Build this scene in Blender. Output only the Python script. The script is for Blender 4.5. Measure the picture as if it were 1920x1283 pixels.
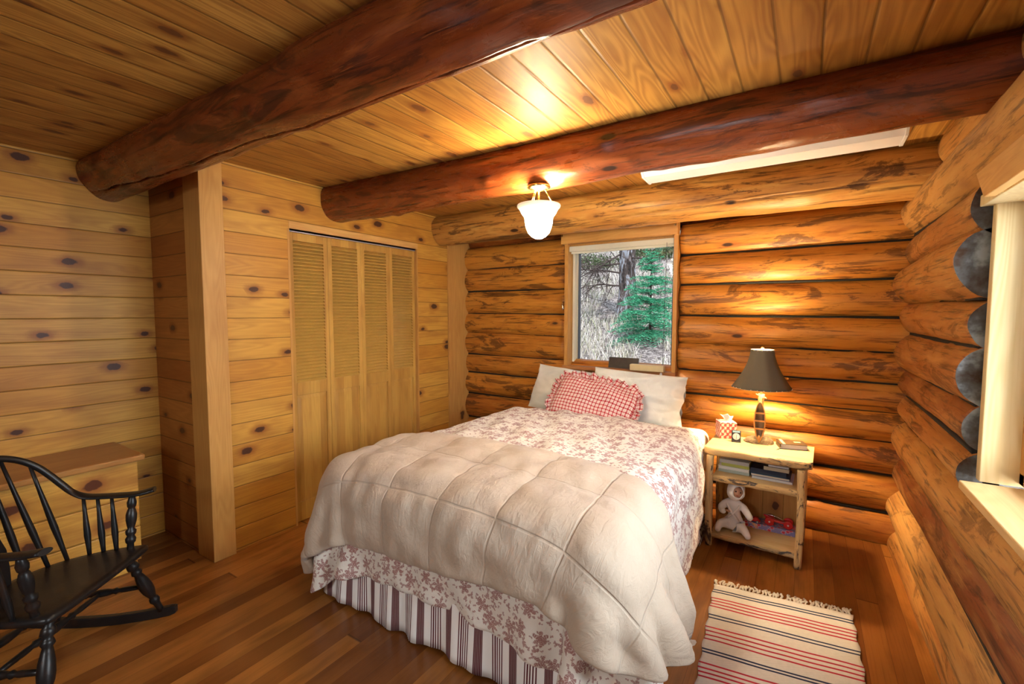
import bpy, math, random
import numpy as np
from mathutils import Vector, Matrix, noise

# ------------------------------------------------------------------ clearing, camera, world, lights, exposure
for o in list(bpy.data.objects):
    bpy.data.objects.remove(o, do_unlink=True)
sc = bpy.context.scene
COL = sc.collection
PI = math.pi
random.seed(7)

cam_d = bpy.data.cameras.new('camera')
cam_d.sensor_width = 36.0
cam_d.lens = 853.0 / 1920.0 * 36.0
cam_d.clip_start = 0.02
cam = bpy.data.objects.new('camera', cam_d)
COL.objects.link(cam)
_R = Matrix(((0.841, -0.034, -0.540), (0.541, 0.053, 0.839), (0.0, 0.998, -0.063)))
_r, _u, _f = (Vector((_R[0][i], _R[1][i], _R[2][i])).normalized() for i in range(3))
cam.matrix_world = Matrix(((_r.x, _u.x, -_f.x, 0), (_r.y, _u.y, -_f.y, 0), (_r.z, _u.z, -_f.z, 1.5), (0, 0, 0, 1)))
sc.camera = cam

w = bpy.data.worlds.new('sky'); sc.world = w; w.use_nodes = True
bgn = w.node_tree.nodes['Background']
bgn.inputs[0].default_value = (0.72, 0.88, 1.0, 1)
bgn.inputs[1].default_value = 2.6

sc.view_settings.view_transform = 'Standard'
sc.view_settings.look = 'None'
sc.view_settings.exposure = 0.22
sc.view_settings.gamma = 1.0
sc.cycles.max_bounces = 8
sc.cycles.diffuse_bounces = 4
sc.cycles.glossy_bounces = 3
sc.cycles.transparent_max_bounces = 8
sc.view_settings.use_curve_mapping = False


def light(name, kind, loc, energy, color, **kw):
    d = bpy.data.lights.new(name, kind)
    d.energy = energy; d.color = color
    o = bpy.data.objects.new(name, d); COL.objects.link(o)
    o.location = loc
    if 'target' in kw:
        o.rotation_euler = (Vector(kw['target']) - Vector(loc)).to_track_quat('-Z', 'Y').to_euler()
    if kind == 'AREA':
        d.shape = 'RECTANGLE'; d.size, d.size_y = kw['size']
    elif kind == 'SUN':
        d.angle = kw.get('angle', 0.1)
    else:
        d.shadow_soft_size = kw.get('radius', 0.05)
    return o


light('daylight_right_window', 'AREA', (2.2, 1.6, 2.1), 245, (0.80, 0.91, 1.0), size=(2.2, 1.8), target=(-1.2, 1.9, 0.7))
light('daylight_rear_window', 'AREA', (-1.0, -2.1, 2.15), 50, (1.0, 0.97, 0.92), size=(1.0, .8), target=(-1.1, 1.5, .35))
light('daylight_ground_bounce', 'AREA', (1.45, 1.5, .75), 75, (0.96, 0.97, 1.0), size=(1.5, .8), target=(-.9, 1.45, 2.45))
light('daylight_outside', 'SUN', (0, 8, 8), 4.0, (1.0, 0.97, 0.92), target=(-2.5, 10.5, 0), angle=0.06)
WARM = (1.0, 0.78, 0.46)
light('pendant_bulb', 'POINT', (-1.25, 2.2, 1.86), 20, WARM, radius=0.07)
light('table_lamp_bulb', 'POINT', (-0.23, 3.385, 1.13), 92, (1.0, 0.72, 0.40), radius=0.04)


# ------------------------------------------------------------------ mesh helpers
class MB:
    def __init__(s):
        s.v = []; s.f = []; s.m = []; s.s = []; s.lid = []; s.uv = []

    def add(s, verts, faces, mat=0, smooth=False, lid=0.0, uv=None):
        b = len(s.v)
        s.v += [tuple(map(float, p)) for p in verts]
        s.lid += [lid] * len(verts)
        s.uv += (list(uv) if uv is not None else [(0.0, 0.0)] * len(verts))
        for f in faces:
            s.f.append(tuple(b + i for i in f)); s.m.append(mat); s.s.append(smooth)
        return s

    def box(s, x0, x1, y0, y1, z0, z1, mat=0, lid=0.0, M=None):
        vs = [(x, y, z) for z in (z0, z1) for x, y in ((x0, y0), (x1, y0), (x1, y1), (x0, y1))]
        if M is not None: vs = [tuple(M @ Vector(p)) for p in vs]
        return s.add(vs, [(3, 2, 1, 0), (4, 5, 6, 7), (0, 1, 5, 4), (1, 2, 6, 5), (2, 3, 7, 6), (3, 0, 4, 7)], mat, False, lid)

    def grid(s, P, mat=0, smooth=True, uv=None, close_u=False, close_v=False, lid=0.0):
        # P: nu x nv list of points
        nu, nv = len(P), len(P[0])
        vs = [p for row in P for p in row]
        fs = []
        for i in range(nu if close_u else nu - 1):
            for j in range(nv if close_v else nv - 1):
                a, b = i, (i + 1) % nu; c, d = j, (j + 1) % nv
                fs.append((a * nv + c, b * nv + c, b * nv + d, a * nv + d))
        u = [q for row in uv for q in row] if uv is not None else None
        return s.add(vs, fs, mat, smooth, lid, u)

    def lathe(s, prof, n=32, c=(0, 0, 0), mat=0, smooth=True, caps=False, fn=None):
        # prof: list of (r, z)
        P = []
        for r, z in prof:
            row = []
            for k in range(n):
                a = 2 * PI * k / n
                rr = r if fn is None else r * fn(a, z)
                row.append((c[0] + rr * math.cos(a), c[1] + rr * math.sin(a), c[2] + z))
            P.append(row)
        b = len(s.v)
        s.grid([list(x) for x in P], mat, smooth, close_v=True)
        if caps:
            s.f.append(tuple(b + k for k in range(n))[::-1]); s.m.append(mat); s.s.append(False)
            e = b + (len(prof) - 1) * n
            s.f.append(tuple(e + k for k in range(n))); s.m.append(mat); s.s.append(False)
        return s

    def tube(s, pts, r, n=10, mat=0, caps=True, squash=1.0, smooth=True):
        pts = [Vector(p) for p in pts]
        rs = r if isinstance(r, (list, tuple)) else [r] * len(pts)
        T = []
        for i in range(len(pts)):
            a = pts[max(0, i - 1)]; b = pts[min(len(pts) - 1, i + 1)]
            T.append((b - a).normalized())
        ref = Vector((0, 0, 1)) if abs(T[0].z) < 0.9 else Vector((1, 0, 0))
        nrm = (ref - T[0] * ref.dot(T[0])).normalized()
        b0 = len(s.v); P = []
        for i, p in enumerate(pts):
            nrm = (nrm - T[i] * nrm.dot(T[i])).normalized()
            bn = T[i].cross(nrm)
            P.append([tuple(p + (nrm * math.cos(2 * PI * k / n) * squash + bn * math.sin(2 * PI * k / n)) * rs[i]) for k in range(n)])
        s.grid(P, mat, smooth, close_v=True)
        if caps:
            s.f.append(tuple(b0 + k for k in range(n))); s.m.append(mat); s.s.append(False)
            e = b0 + (len(pts) - 1) * n
            s.f.append(tuple(e + k for k in range(n))[::-1]); s.m.append(mat); s.s.append(False)
        return s

    def build(s, name, mats, parent=None, bevel=0.0, sub=0, fixn=True):
        me = bpy.data.meshes.new(name)
        me.from_pydata(s.v, [], s.f)
        if not isinstance(mats, (list, tuple)): mats = [mats]
        for m in mats: me.materials.append(m)
        me.polygons.foreach_set('material_index', s.m)
        me.polygons.foreach_set('use_smooth', s.s)
        at = me.attributes.new('lid', 'FLOAT', 'POINT')
        at.data.foreach_set('value', s.lid)
        ul = me.uv_layers.new(name='UVMap')
        idx = np.empty(len(me.loops), dtype=np.int32); me.loops.foreach_get('vertex_index', idx)
        ul.data.foreach_set('uv', np.array(s.uv, dtype=np.float32)[idx].ravel())
        if fixn:
            import bmesh
            bm = bmesh.new(); bm.from_mesh(me)
            bmesh.ops.recalc_face_normals(bm, faces=bm.faces)
            bm.to_mesh(me); bm.free()
        me.update()
        o = bpy.data.objects.new(name, me); COL.objects.link(o)
        if parent is not None: o.parent = parent
        if bevel > 0:
            b = o.modifiers.new('bevel', 'BEVEL'); b.width = bevel; b.segments = 2; b.limit_method = 'ANGLE'; b.angle_limit = 0.7
        if sub:
            b = o.modifiers.new('sub', 'SUBSURF'); b.levels = sub; b.render_levels = sub
        return o


def tag(o, label=None, cat=None, group=None, kind=None):
    if label: o['label'] = label
    if cat: o['category'] = cat
    if group: o['group'] = group
    if kind: o['kind'] = kind
    return o


def empty(name, loc=(0, 0, 0), rz=0.0):
    o = bpy.data.objects.new(name, None); COL.objects.link(o)
    o.location = loc; o.rotation_euler = (0, 0, rz); o.empty_display_size = 0.1
    return o


def struct(mb, name, mats, parent=None, **kw):
    o = mb.build(name, mats, parent, **kw)
    if parent is None: o['kind'] = 'structure'
    return o


# ------------------------------------------------------------------ material helpers
class NT:
    def __init__(s, name):
        s.mat = bpy.data.materials.new(name); s.mat.use_nodes = True
        s.t = s.mat.node_tree; s.t.nodes.clear()
        s.out = s.n('ShaderNodeOutputMaterial'); s.b = s.n('ShaderNodeBsdfPrincipled')
        s.t.links.new(s.b.outputs[0], s.out.inputs[0])

    def n(s, typ, **kw):
        nd = s.t.nodes.new(typ)
        for k, v in kw.items(): setattr(nd, k, v)
        return nd

    def set(s, sock, v):
        if hasattr(v, 'links') or isinstance(v, bpy.types.NodeSocket): s.t.links.new(v, sock)
        elif isinstance(v, (tuple, list)) and len(v) == 3 and sock.type == 'RGBA': sock.default_value = (*v, 1)
        else: sock.default_value = v

    def math(s, op, a, b=None, c=None, clamp=False):
        nd = s.n('ShaderNodeMath', operation=op); nd.use_clamp = clamp
        s.set(nd.inputs[0], a)
        if b is not None: s.set(nd.inputs[1], b)
        if c is not None: s.set(nd.inputs[2], c)
        return nd.outputs[0]

    def comb(s, x, y, z):
        nd = s.n('ShaderNodeCombineXYZ')
        for i, v in enumerate((x, y, z)): s.set(nd.inputs[i], v)
        return nd.outputs[0]

    def coord(s, kind='Object'):
        t = s.n('ShaderNodeTexCoord'); sp = s.n('ShaderNodeSeparateXYZ')
        s.t.links.new(t.outputs[kind], sp.inputs[0])
        return sp.outputs[0], sp.outputs[1], sp.outputs[2], t.outputs[kind]

    def attr(s, name='lid'):
        a = s.n('ShaderNodeAttribute'); a.attribute_name = name
        return a.outputs['Fac']

    def noise(s, vec, scale=1.0, detail=3.0, rough=0.5, dist=0.0, color=False):
        nd = s.n('ShaderNodeTexNoise'); s.set(nd.inputs['Vector'], vec)
        nd.inputs['Scale'].default_value = scale; nd.inputs['Detail'].default_value = detail
        nd.inputs['Roughness'].default_value = rough; nd.inputs['Distortion'].default_value = dist
        return nd.outputs['Color' if color else 'Fac']

    def voro(s, vec, scale=1.0, feature='F1', rnd=1.0, dims='3D'):
        nd = s.n('ShaderNodeTexVoronoi', feature=feature, voronoi_dimensions=dims)
        s.set(nd.inputs['Vector'], vec); nd.inputs['Scale'].default_value = scale
        nd.inputs['Randomness'].default_value = rnd
        return nd

    def white(s, v, dims='1D'):
        nd = s.n('ShaderNodeTexWhiteNoise', noise_dimensions=dims)
        s.set(nd.inputs['W' if dims == '1D' else 'Vector'], v)
        return nd.outputs['Value']

    def step(s, v, a, b, lo=0.0, hi=1.0):
        nd = s.n('ShaderNodeMapRange', interpolation_type='SMOOTHSTEP')
        s.set(nd.inputs['Value'], v)
        nd.inputs['From Min'].default_value = a; nd.inputs['From Max'].default_value = b
        nd.inputs['To Min'].default_value = lo; nd.inputs['To Max'].default_value = hi
        return nd.outputs[0]

    def mix(s, f, a, b, mode='MIX'):
        nd = s.n('ShaderNodeMix', data_type='RGBA', blend_type=mode)
        s.set(nd.inputs[0], f); s.set(nd.inputs[6], a); s.set(nd.inputs[7], b)
        return nd.outputs[2]

    def ramp(s, f, stops):
        nd = s.n('ShaderNodeValToRGB'); s.set(nd.inputs[0], f)
        el = nd.color_ramp.elements
        while len(el) > 1: el.remove(el[0])
        el[0].position = stops[0][0]; el[0].color = (*stops[0][1], 1)
        for p, c in stops[1:]:
            e = el.new(p); e.color = (*c, 1)
        return nd.outputs[0]

    def bump(s, h, strength=0.3, dist=0.01):
        nd = s.n('ShaderNodeBump'); nd.inputs['Strength'].default_value = strength; nd.inputs['Distance'].default_value = dist
        s.set(nd.inputs['Height'], h); s.t.links.new(nd.outputs[0], s.b.inputs['Normal'])

    def fin(s, color, rough=0.5, spec=0.5, **kw):
        s.set(s.b.inputs['Base Color'], color); s.set(s.b.inputs['Roughness'], rough)
        s.b.inputs['Specular IOR Level'].default_value = spec
        for k, v in kw.items(): s.set(s.b.inputs[k.replace('_', ' ')], v)
        return s.mat


def plain(name, c, rough=0.5, spec=0.5, metal=0.0, var=0.0, scale=20.0):
    t = NT(name)
    col = c
    if var > 0:
        x, y, z, v = t.coord()
        f = t.noise(v, scale, 4)
        col = t.mix(f, tuple(q * (1 - var) for q in c), tuple(min(1, q * (1 + var)) for q in c))
    return t.fin(col, rough, spec, Metallic=metal)


def boards(name, L, W, s, off=0.0, A=(.72, .46, .2), B=(.62, .36, .13), dark=(.35, .17, .05), rough=0.45, knots=0.35, kscale=2.2,
           seam=0.05, plank=None, seamd=0.35, grain=0.5, bumpk=0.35, contrast=0.35, spec=0.22, knotcol=(.09, .035, .015), ksize=1.0, other=None):
    """wood boards; L, W are the axes (0..2) along and across"""
    t = NT(name); c = t.coord(); l = c[L]; ww = c[W]; o = c[3 - L - W if L + W != 3 or True else 0] if other is None else c[other]
    q = t.math('DIVIDE', t.math('SUBTRACT', ww, off), s)
    idx = t.math('FLOOR', q); fr = t.math('FRACT', q)
    r1 = t.white(t.math('ADD', idx, 0.37))
    if plank:
        l2 = t.math('DIVIDE', t.math('ADD', l, t.math('MULTIPLY', r1, 9.0)), plank)
        pi = t.math('FLOOR', l2); pf = t.math('FRACT', l2)
        rr = t.white(t.comb(idx, pi, 3.3), '3D')
    else:
        rr = r1; pf = None
    lo = t.math('ADD', l, t.math('MULTIPLY', rr, 41.0))
    wv = t.math('MULTIPLY', t.math('ADD', fr, t.math('MULTIPLY', rr, 13.0)), s)
    gv = t.comb(t.math('MULTIPLY', lo, .75), t.math('MULTIPLY', wv, 8.0), t.math('MULTIPLY', o, 8.0))
    cath = t.noise(gv, 1.5, 1.0, 0.4, 0.35)
    ring = t.math('FRACT', t.math('MULTIPLY', cath, 11.0))
    ring = t.math('ABSOLUTE', t.math('SUBTRACT', ring, 0.5))
    ring = t.step(ring, 0.0, 0.5)
    fine = t.noise(t.comb(t.math('MULTIPLY', lo, 3.0), t.math('MULTIPLY', wv, 160.0), 0.0), 1.0, 4, 0.6)
    col = t.mix(t.step(rr, 0.0, 1.0), A, B)
    big = t.noise(t.comb(t.math('MULTIPLY', lo, 1.3), t.math('MULTIPLY', wv, 5.0), rr), 2.0, 3)
    col = t.mix(t.math('MULTIPLY', t.step(big, 0.42, 0.75), contrast), col, dark)
    col = t.mix(t.math('MULTIPLY', t.math('MULTIPLY', ring, grain), 0.45), col, dark)
    col = t.mix(t.math('MULTIPLY', t.step(fine, 0.45, 0.8), 0.3), col, dark)
    h = fine
    if knots > 0:
        kv = t.comb(t.math('MULTIPLY', lo, kscale), t.math('ADD', t.math('MULTIPLY', fr, 1.0), idx), 0.0)
        vn = t.voro(kv, 1.0, 'F1', 0.75, '2D')
        d = vn.outputs['Distance']; rc = t.n('ShaderNodeSeparateColor'); t.t.links.new(vn.outputs['Color'], rc.inputs[0])
        nz = t.noise(t.comb(lo, wv, 0.0), 30.0, 2)
        d2 = t.math('ADD', t.math('SUBTRACT', d, t.math('MULTIPLY', rc.outputs[1], 0.085)), t.math('MULTIPLY', t.math('SUBTRACT', nz, 0.5), 0.12))
        on = t.math('LESS_THAN', rc.outputs[0], knots)
        halo = t.math('MULTIPLY', t.step(d2, 0.34 * ksize, 0.06 * ksize), on)
        core = t.math('MULTIPLY', t.step(d2, 0.10 * ksize, 0.055 * ksize), on)
        col = t.mix(t.math('MULTIPLY', halo, 0.8), col, dark)
        col = t.mix(core, col, knotcol)
    e = t.math('MINIMUM', fr, t.math('SUBTRACT', 1.0, fr))
    line = t.step(e, seam * 0.35, seam, 1.0, 0.0)
    hs = t.step(e, 0.0, seam * 1.6)
    if pf is not None:
        e2 = t.math('MINIMUM', pf, t.math('SUBTRACT', 1.0, pf))
        line = t.math('MAXIMUM', line, t.step(e2, 0.0008, 0.002, 1.0, 0.0))
    col = t.mix(t.math('MULTIPLY', line, seamd), col, (0.05, 0.02, 0.006))
    t.bump(t.math('ADD', t.math('MULTIPLY', hs, 0.8), t.math('MULTIPLY', h, 0.06)), bumpk, 0.008)
    return t.fin(col, rough, spec)


def logmat(name, L, amber=(.52, .205, .026), red=(.25, .060, .010), dark=(.035, .011, .005), light=(.62, .29, .060), rough=0.42, patch=0.7, spec=0.3, palette=None, streak=1.0, ps=1.7):
    """peeled log: L is the axis along the log; each log reads its own 'lid'"""
    t = NT(name); c = t.coord(); l = c[L]; a = c[(L + 1) % 3]; b = c[(L + 2) % 3]
    lid = t.attr('lid')
    off = t.math('MULTIPLY', lid, 57.0)
    lo = t.math('ADD', l, off)
    v = t.comb(t.math('MULTIPLY', lo, 1.0), t.math('MULTIPLY', a, 6.0), t.math('MULTIPLY', b, 6.0))
    fine = t.noise(t.comb(t.math('MULTIPLY', lo, 3.0), t.math('MULTIPLY', a, 60.0), t.math('MULTIPLY', b, 60.0)), 1.0, 5, 0.62, 0.4)
    mid = t.noise(v, 2.2, 5, 0.6, 0.8)
    pat = t.noise(t.comb(t.math('MULTIPLY', lo, 1.0), t.math('MULTIPLY', a, 4.0), t.math('MULTIPLY', b, 4.0)), ps, 7, 0.70, 1.2)
    r = lid
    base = t.ramp(r, palette or [(0.0, red), (0.35, tuple((p + q) / 2 for p, q in zip(red, amber))), (0.7, amber), (1.0, tuple((p * .6 + q * .4) for p, q in zip(amber, light)))])
    col = t.mix(t.math('MULTIPLY', t.step(mid, 0.45, 0.78), .6), base, light)
    col = t.mix(t.math('MULTIPLY', t.step(mid, 0.48, 0.28), 0.55), col, red)
    col = t.mix(t.math('MULTIPLY', t.step(fine, 0.50, 0.68), 0.75 * streak), col, dark)
    col = t.mix(t.math('MULTIPLY', t.step(pat, 0.53, 0.60), patch), col, dark)
    scr = t.noise(t.comb(t.math('MULTIPLY', lo, 1.6), t.math('MULTIPLY', a, 22.0), t.math('MULTIPLY', b, 22.0)), 2.0, 4, 0.7, 1.0)
    col = t.mix(t.math('MULTIPLY', t.step(scr, 0.60, 0.70), 0.5), col, light)
    kv = t.comb(t.math('MULTIPLY', lo, 2.6), t.math('MULTIPLY', a, 6.5), t.math('MULTIPLY', b, 6.5))
    vn = t.voro(kv, 1.0, 'F1', 1.0); d = vn.outputs['Distance']
    rc = t.n('ShaderNodeSeparateColor'); t.t.links.new(vn.outputs['Color'], rc.inputs[0])
    on = t.math('LESS_THAN', rc.outputs[0], 0.5)
    halo = t.math('MULTIPLY', t.step(d, 0.30, 0.10), on)
    core = t.math('MULTIPLY', t.step(d, 0.13, 0.07), on)
    col = t.mix(t.math('MULTIPLY', halo, 0.45), col, red)
    col = t.mix(core, col, dark)
    h = t.math('SUBTRACT', t.math('ADD', t.math('MULTIPLY', fine, 0.5), t.math('MULTIPLY', mid, 0.35)), t.math('MULTIPLY', core, 0.7))
    t.bump(h, 0.45, 0.006)
    return t.fin(col, t.step(pat, 0.3, 0.8, rough - 0.08, rough + 0.15), spec)


def fabric(name, c, rough=0.9, weave=600.0, bumps=0.15, sheen=0.2, crumple=0.0):
    t = NT(name); x, y, z, v = t.coord()
    f = t.noise(v, 9.0, 4, 0.6)
    col = t.mix(f, tuple(q * .93 for q in c), tuple(min(1, q * 1.05) for q in c))
    h = t.noise(v, weave, 2)
    if crumple:
        h = t.math('ADD', t.math('MULTIPLY', h, 0.15), t.math('MULTIPLY', t.noise(v, 16.0, 4, 0.55, 1.2), crumple))
    t.bump(h, bumps, 0.01)
    return t.fin(col, rough, 0.2, Sheen_Weight=sheen)


M = {}
M['ceiling'] = boards('pine ceiling boards', 1, 0, 0.1325, 0.02, A=(.55, .29, .060), B=(.42, .19, .035), dark=(.20, .06, .012), rough=0.48, knots=0.35, kscale=3.6, seam=0.045, seamd=0.55, knotcol=(.13, .045, .015), ksize=0.8, grain=1.1)
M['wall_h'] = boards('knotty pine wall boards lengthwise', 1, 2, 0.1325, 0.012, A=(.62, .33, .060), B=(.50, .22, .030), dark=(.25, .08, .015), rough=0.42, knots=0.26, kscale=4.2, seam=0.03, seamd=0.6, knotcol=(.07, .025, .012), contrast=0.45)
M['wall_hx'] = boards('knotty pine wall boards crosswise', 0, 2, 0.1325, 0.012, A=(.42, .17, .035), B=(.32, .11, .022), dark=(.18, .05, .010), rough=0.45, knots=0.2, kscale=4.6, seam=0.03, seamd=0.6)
M['trim_v'] = boards('smooth pine trim upright', 2, 1, 0.4, -0.11, A=(.54, .28, .075), B=(.52, .26, .07), dark=(.32, .13, .03), rough=0.42, knots=0.35, kscale=1.6, seam=0.0001, seamd=0.0, ksize=0.35)
M['trim_x'] = boards('smooth pine trim level', 0, 2, 0.4, -0.13, A=(.62, .32, .09), B=(.60, .30, .08), dark=(.36, .14, .03), rough=0.4, knots=0.3, kscale=1.9, seam=0.0001, seamd=0.0, ksize=0.35)
M['trim_y'] = boards('pine trim along the side wall', 1, 2, 0.4, -0.13, A=(.66, .38, .13), B=(.62, .34, .11), dark=(.36, .14, .03), rough=0.4, knots=0.3, kscale=2.4, seam=0.0001, seamd=0.0, ksize=0.3)
M['jamb'] = boards('pale pine jamb', 2, 0, 0.4, -0.13, A=(.78, .62, .34), B=(.76, .60, .32), dark=(.60, .40, .16), rough=0.4, knots=0.2, kscale=1.6, seam=0.0001, seamd=0.0, ksize=0.2, grain=0.9)
M['floor'] = boards('bamboo floor strips', 1, 0, 0.092, 0.0, A=(.36, .135, .026), B=(.16, .050, .010), dark=(.08, .024, .006), rough=0.27, knots=0.0, seam=0.012, plank=3.4, seamd=0.6, grain=0.10, bumpk=0.06, contrast=0.55, spec=0.4)
M['log_x'] = logmat('peeled logs back wall', 0)
M['log_y'] = logmat('peeled logs side wall', 1, amber=(.44, .19, .045), red=(.20, .055, .014), light=(.56, .33, .10), patch=0.5, rough=0.5)
M['beam'] = logmat('red brown beam logs', 0, amber=(.20, .040, .008), red=(.085, .014, .004), dark=(.016, .005, .003), light=(.36, .10, .024), patch=0.6, rough=0.30, spec=0.5)
lc = NT('weathered sawn log end'); _x, _y, _z, _v = lc.coord(); _q = lc.noise(_v, 9.0, 4, .6)
M['log_cap'] = lc.fin(lc.ramp(_q, [(.35, (.05, .025, .012)), (.5, (.09, .09, .085)), (.62, (.24, .26, .26))]), .8, .2)
M['black'] = plain('shadow gap black', (.01, .008, .006), 0.9)

# ------------------------------------------------------------------ the room shell
CZ = 2.41
XL, XR, YB, YR = -3.66, 0.57, 3.76, -1.7


def logtube(mb, axis, a0, a1, ca, cz, r, lid, n=40, step=0.045, wob=0.006, capm=None, taper=0.0, clipz=None, knots=True, cracks=()):
    """a log along x (axis 0) or y (axis 1); ca is its centre on the other level axis (or a function of the way along it)"""
    m = max(2, int(abs(a1 - a0) / step)); P = []
    sd = lid * 97.0
    kn = []
    if knots:
        rg = random.Random(int(lid * 1e6))
        for _ in range(int(abs(a1 - a0) * 3.0)):
            kn.append((rg.uniform(a0, a1), rg.uniform(0, 2 * PI), rg.uniform(0.004, 0.010)))
    for i in range(m + 1):
        a = a0 + (a1 - a0) * i / m
        c0 = ca(a) if callable(ca) else ca; z0 = cz(a) if callable(cz) else cz; r0 = r(a) if callable(r) else r
        row = []
        for k in range(n):
            th = 2 * PI * k / n
            rr = r0 + wob * 1.4 * noise.noise(Vector((a * 1.7 + sd, math.cos(th) * 0.9, math.sin(th) * 0.9))) + wob * 0.55 * noise.noise(Vector((a * 7 + sd, math.cos(th) * 2.4, math.sin(th) * 2.4)))
            for (ka, kt, kh) in kn:
                dd = (a - ka)
                if abs(dd) < 0.09:
                    dt = ((th - kt + PI) % (2 * PI) - PI) * r0
                    rr += kh * math.exp(-(dd * dd + dt * dt) / 0.0011)
            for (ks, wd, dp) in cracks:
                if ks[0][0] <= a <= ks[-1][0]:
                    tc = math.radians(float(np.interp(a, [q[0] for q in ks], [q[1] for q in ks]))) + .05 * noise.noise(Vector((a * 5 + sd, 1, 0))) + .02 * noise.noise(Vector((a * 19, 1, 0)))
                    fd = min(1, (a - ks[0][0]) / .25, (ks[-1][0] - a) / .25)
                    dth = (th - tc + PI) % (2 * PI) - PI
                    if abs(dth) < wd: rr -= dp * fd * (1 - abs(dth) / wd) ** .7
                    elif 0 < dth < .5: rr -= .004 * fd * (1 - dth / .5)
            y, z = c0 + rr * math.cos(th), z0 + rr * math.sin(th)
            if clipz is not None: z = min(z, clipz)
            row.append((a, y, z) if axis == 0 else (y, a, z))
        P.append(row)
    b = len(mb.v)
    mb.grid(P, 0, True, close_v=True, lid=lid)
    cm = 0 if capm is None else capm
    mb.f.append(tuple(b + k for k in range(n))); mb.m.append(cm); mb.s.append(False)
    e = b + m * n
    mb.f.append(tuple(e + k for k in range(n))[::-1]); mb.m.append(cm); mb.s.append(False)


# floor and ceiling
mb = MB(); mb.box(XL - .3, XR + .35, YR - .2, YB + .3, -0.12, 0.0); struct(mb, 'floor', M['floor'])
mb = MB(); mb.box(XL - .3, XR + .35, YR - .2, YB + .3, CZ, CZ + 0.1); struct(mb, 'ceiling', M['ceiling'])

# back wall of stacked logs: seam heights at the left end and the right end
seams = [(-.04, -.04), (.19, .20), (.42, .455), (.669, .67), (.89, .86), (1.084, 1.046), (1.313, 1.241), (1.494, 1.47), (1.726, 1.722), (1.945, 1.957), (2.151, 2.204), (2.36, 2.37)]
lids = [.35, .42, .28, .62, .50, .55, .73, .78, .64, .76, .02]
WX0, WX1, WZ0, WZ1 = -1.80, -0.845, 1.02, 2.14      # opening of the back window
mb = MB()
for k in range(11):
    (l0, r0), (l1, r1) = seams[k], seams[k + 1]
    cz = lambda x, a=(l0 + l1) / 2, b=(r0 + r1) / 2: a + (b - a) * (x + 3.1) / 3.7
    hh = lambda x, a=(l1 - l0) / 2, b=(r1 - r0) / 2: (a + (b - a) * (x + 3.1) / 3.7)
    rf = lambda x, h=hh: h(x) * 1.17
    crest = 3.69 + (0.012 if k % 3 == 1 else 0.0) + (0.05 if k == 10 else 0)
    cy = lambda x, c=crest, r=rf: c + r(x)
    midz = (l0 + l1) / 2
    if 1.06 < midz < 2.1:
        logtube(mb, 0, -3.2, WX0 - .012, cy, cz, rf, lids[k], capm=1)
        logtube(mb, 0, WX1 + .012, 0.75, cy, cz, rf, lids[k], capm=1)
    else:
        logtube(mb, 0, -3.2, 0.75, cy, cz, rf, lids[k], capm=1)
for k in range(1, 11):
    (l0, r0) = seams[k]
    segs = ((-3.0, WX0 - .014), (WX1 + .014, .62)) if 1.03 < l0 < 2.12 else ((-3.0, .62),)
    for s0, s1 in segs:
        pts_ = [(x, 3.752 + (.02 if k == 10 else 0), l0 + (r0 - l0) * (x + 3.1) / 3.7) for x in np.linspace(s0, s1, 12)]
        mb.tube(pts_, .010, 6, 2)  # dark tube along each seam stands in for the shadow gap between logs
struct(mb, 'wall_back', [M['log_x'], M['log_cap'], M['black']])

# right wall of logs
rs = [-.05, .135, .375, .605, .83, .975, 1.147, 1.377, 1.56, 1.79, 1.985, 2.225, 2.46]
rl = [.66, .99, .03, .90, .52, .20, .40, .58, .72, .48, .97, .82]
mb = MB()
for k in range(12):
    z0, z1 = rs[k], rs[k + 1]; r0 = (z1 - z0) / 2 * 1.13
    crest = 0.495 + [.005, -.01, 0.01, -.01, .01, .012, -.01, .01, -.035, .008, -.02, .05][k]
    cz = lambda y, c=(z0 + z1) / 2, s=k: c + 0.010 * math.sin(y * 1.3 + s * 2.1)
    rr = lambda y, r=r0, s=k: r + 0.004 * math.sin(y * 1.9 + s)
    if 4 <= k <= 9:
        logtube(mb, 1, 2.34, 3.98, crest + r0, cz, rr, rl[k], capm=1)
        logtube(mb, 1, -1.85, 0.80, crest + r0, cz, rr, rl[k], capm=1)
    else:
        logtube(mb, 1, -1.85, 3.98, crest + r0, cz, rr, rl[k], capm=1)
mb.box(.575, .62, 2.34, 3.9, .83, 1.97, 2)
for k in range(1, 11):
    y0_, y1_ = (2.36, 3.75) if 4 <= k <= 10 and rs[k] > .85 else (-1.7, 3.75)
    mb.tube([(.558, y, rs[k] + .010 * math.sin(y * 1.3 + k * 2.1 - 1)) for y in np.linspace(y0_, y1_, 24)], .0125, 6, 2)  # seam shade put in as dark tubes, as on the back wall
struct(mb, 'wall_right', [M['log_y'], M['log_cap'], M['black']])

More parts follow.
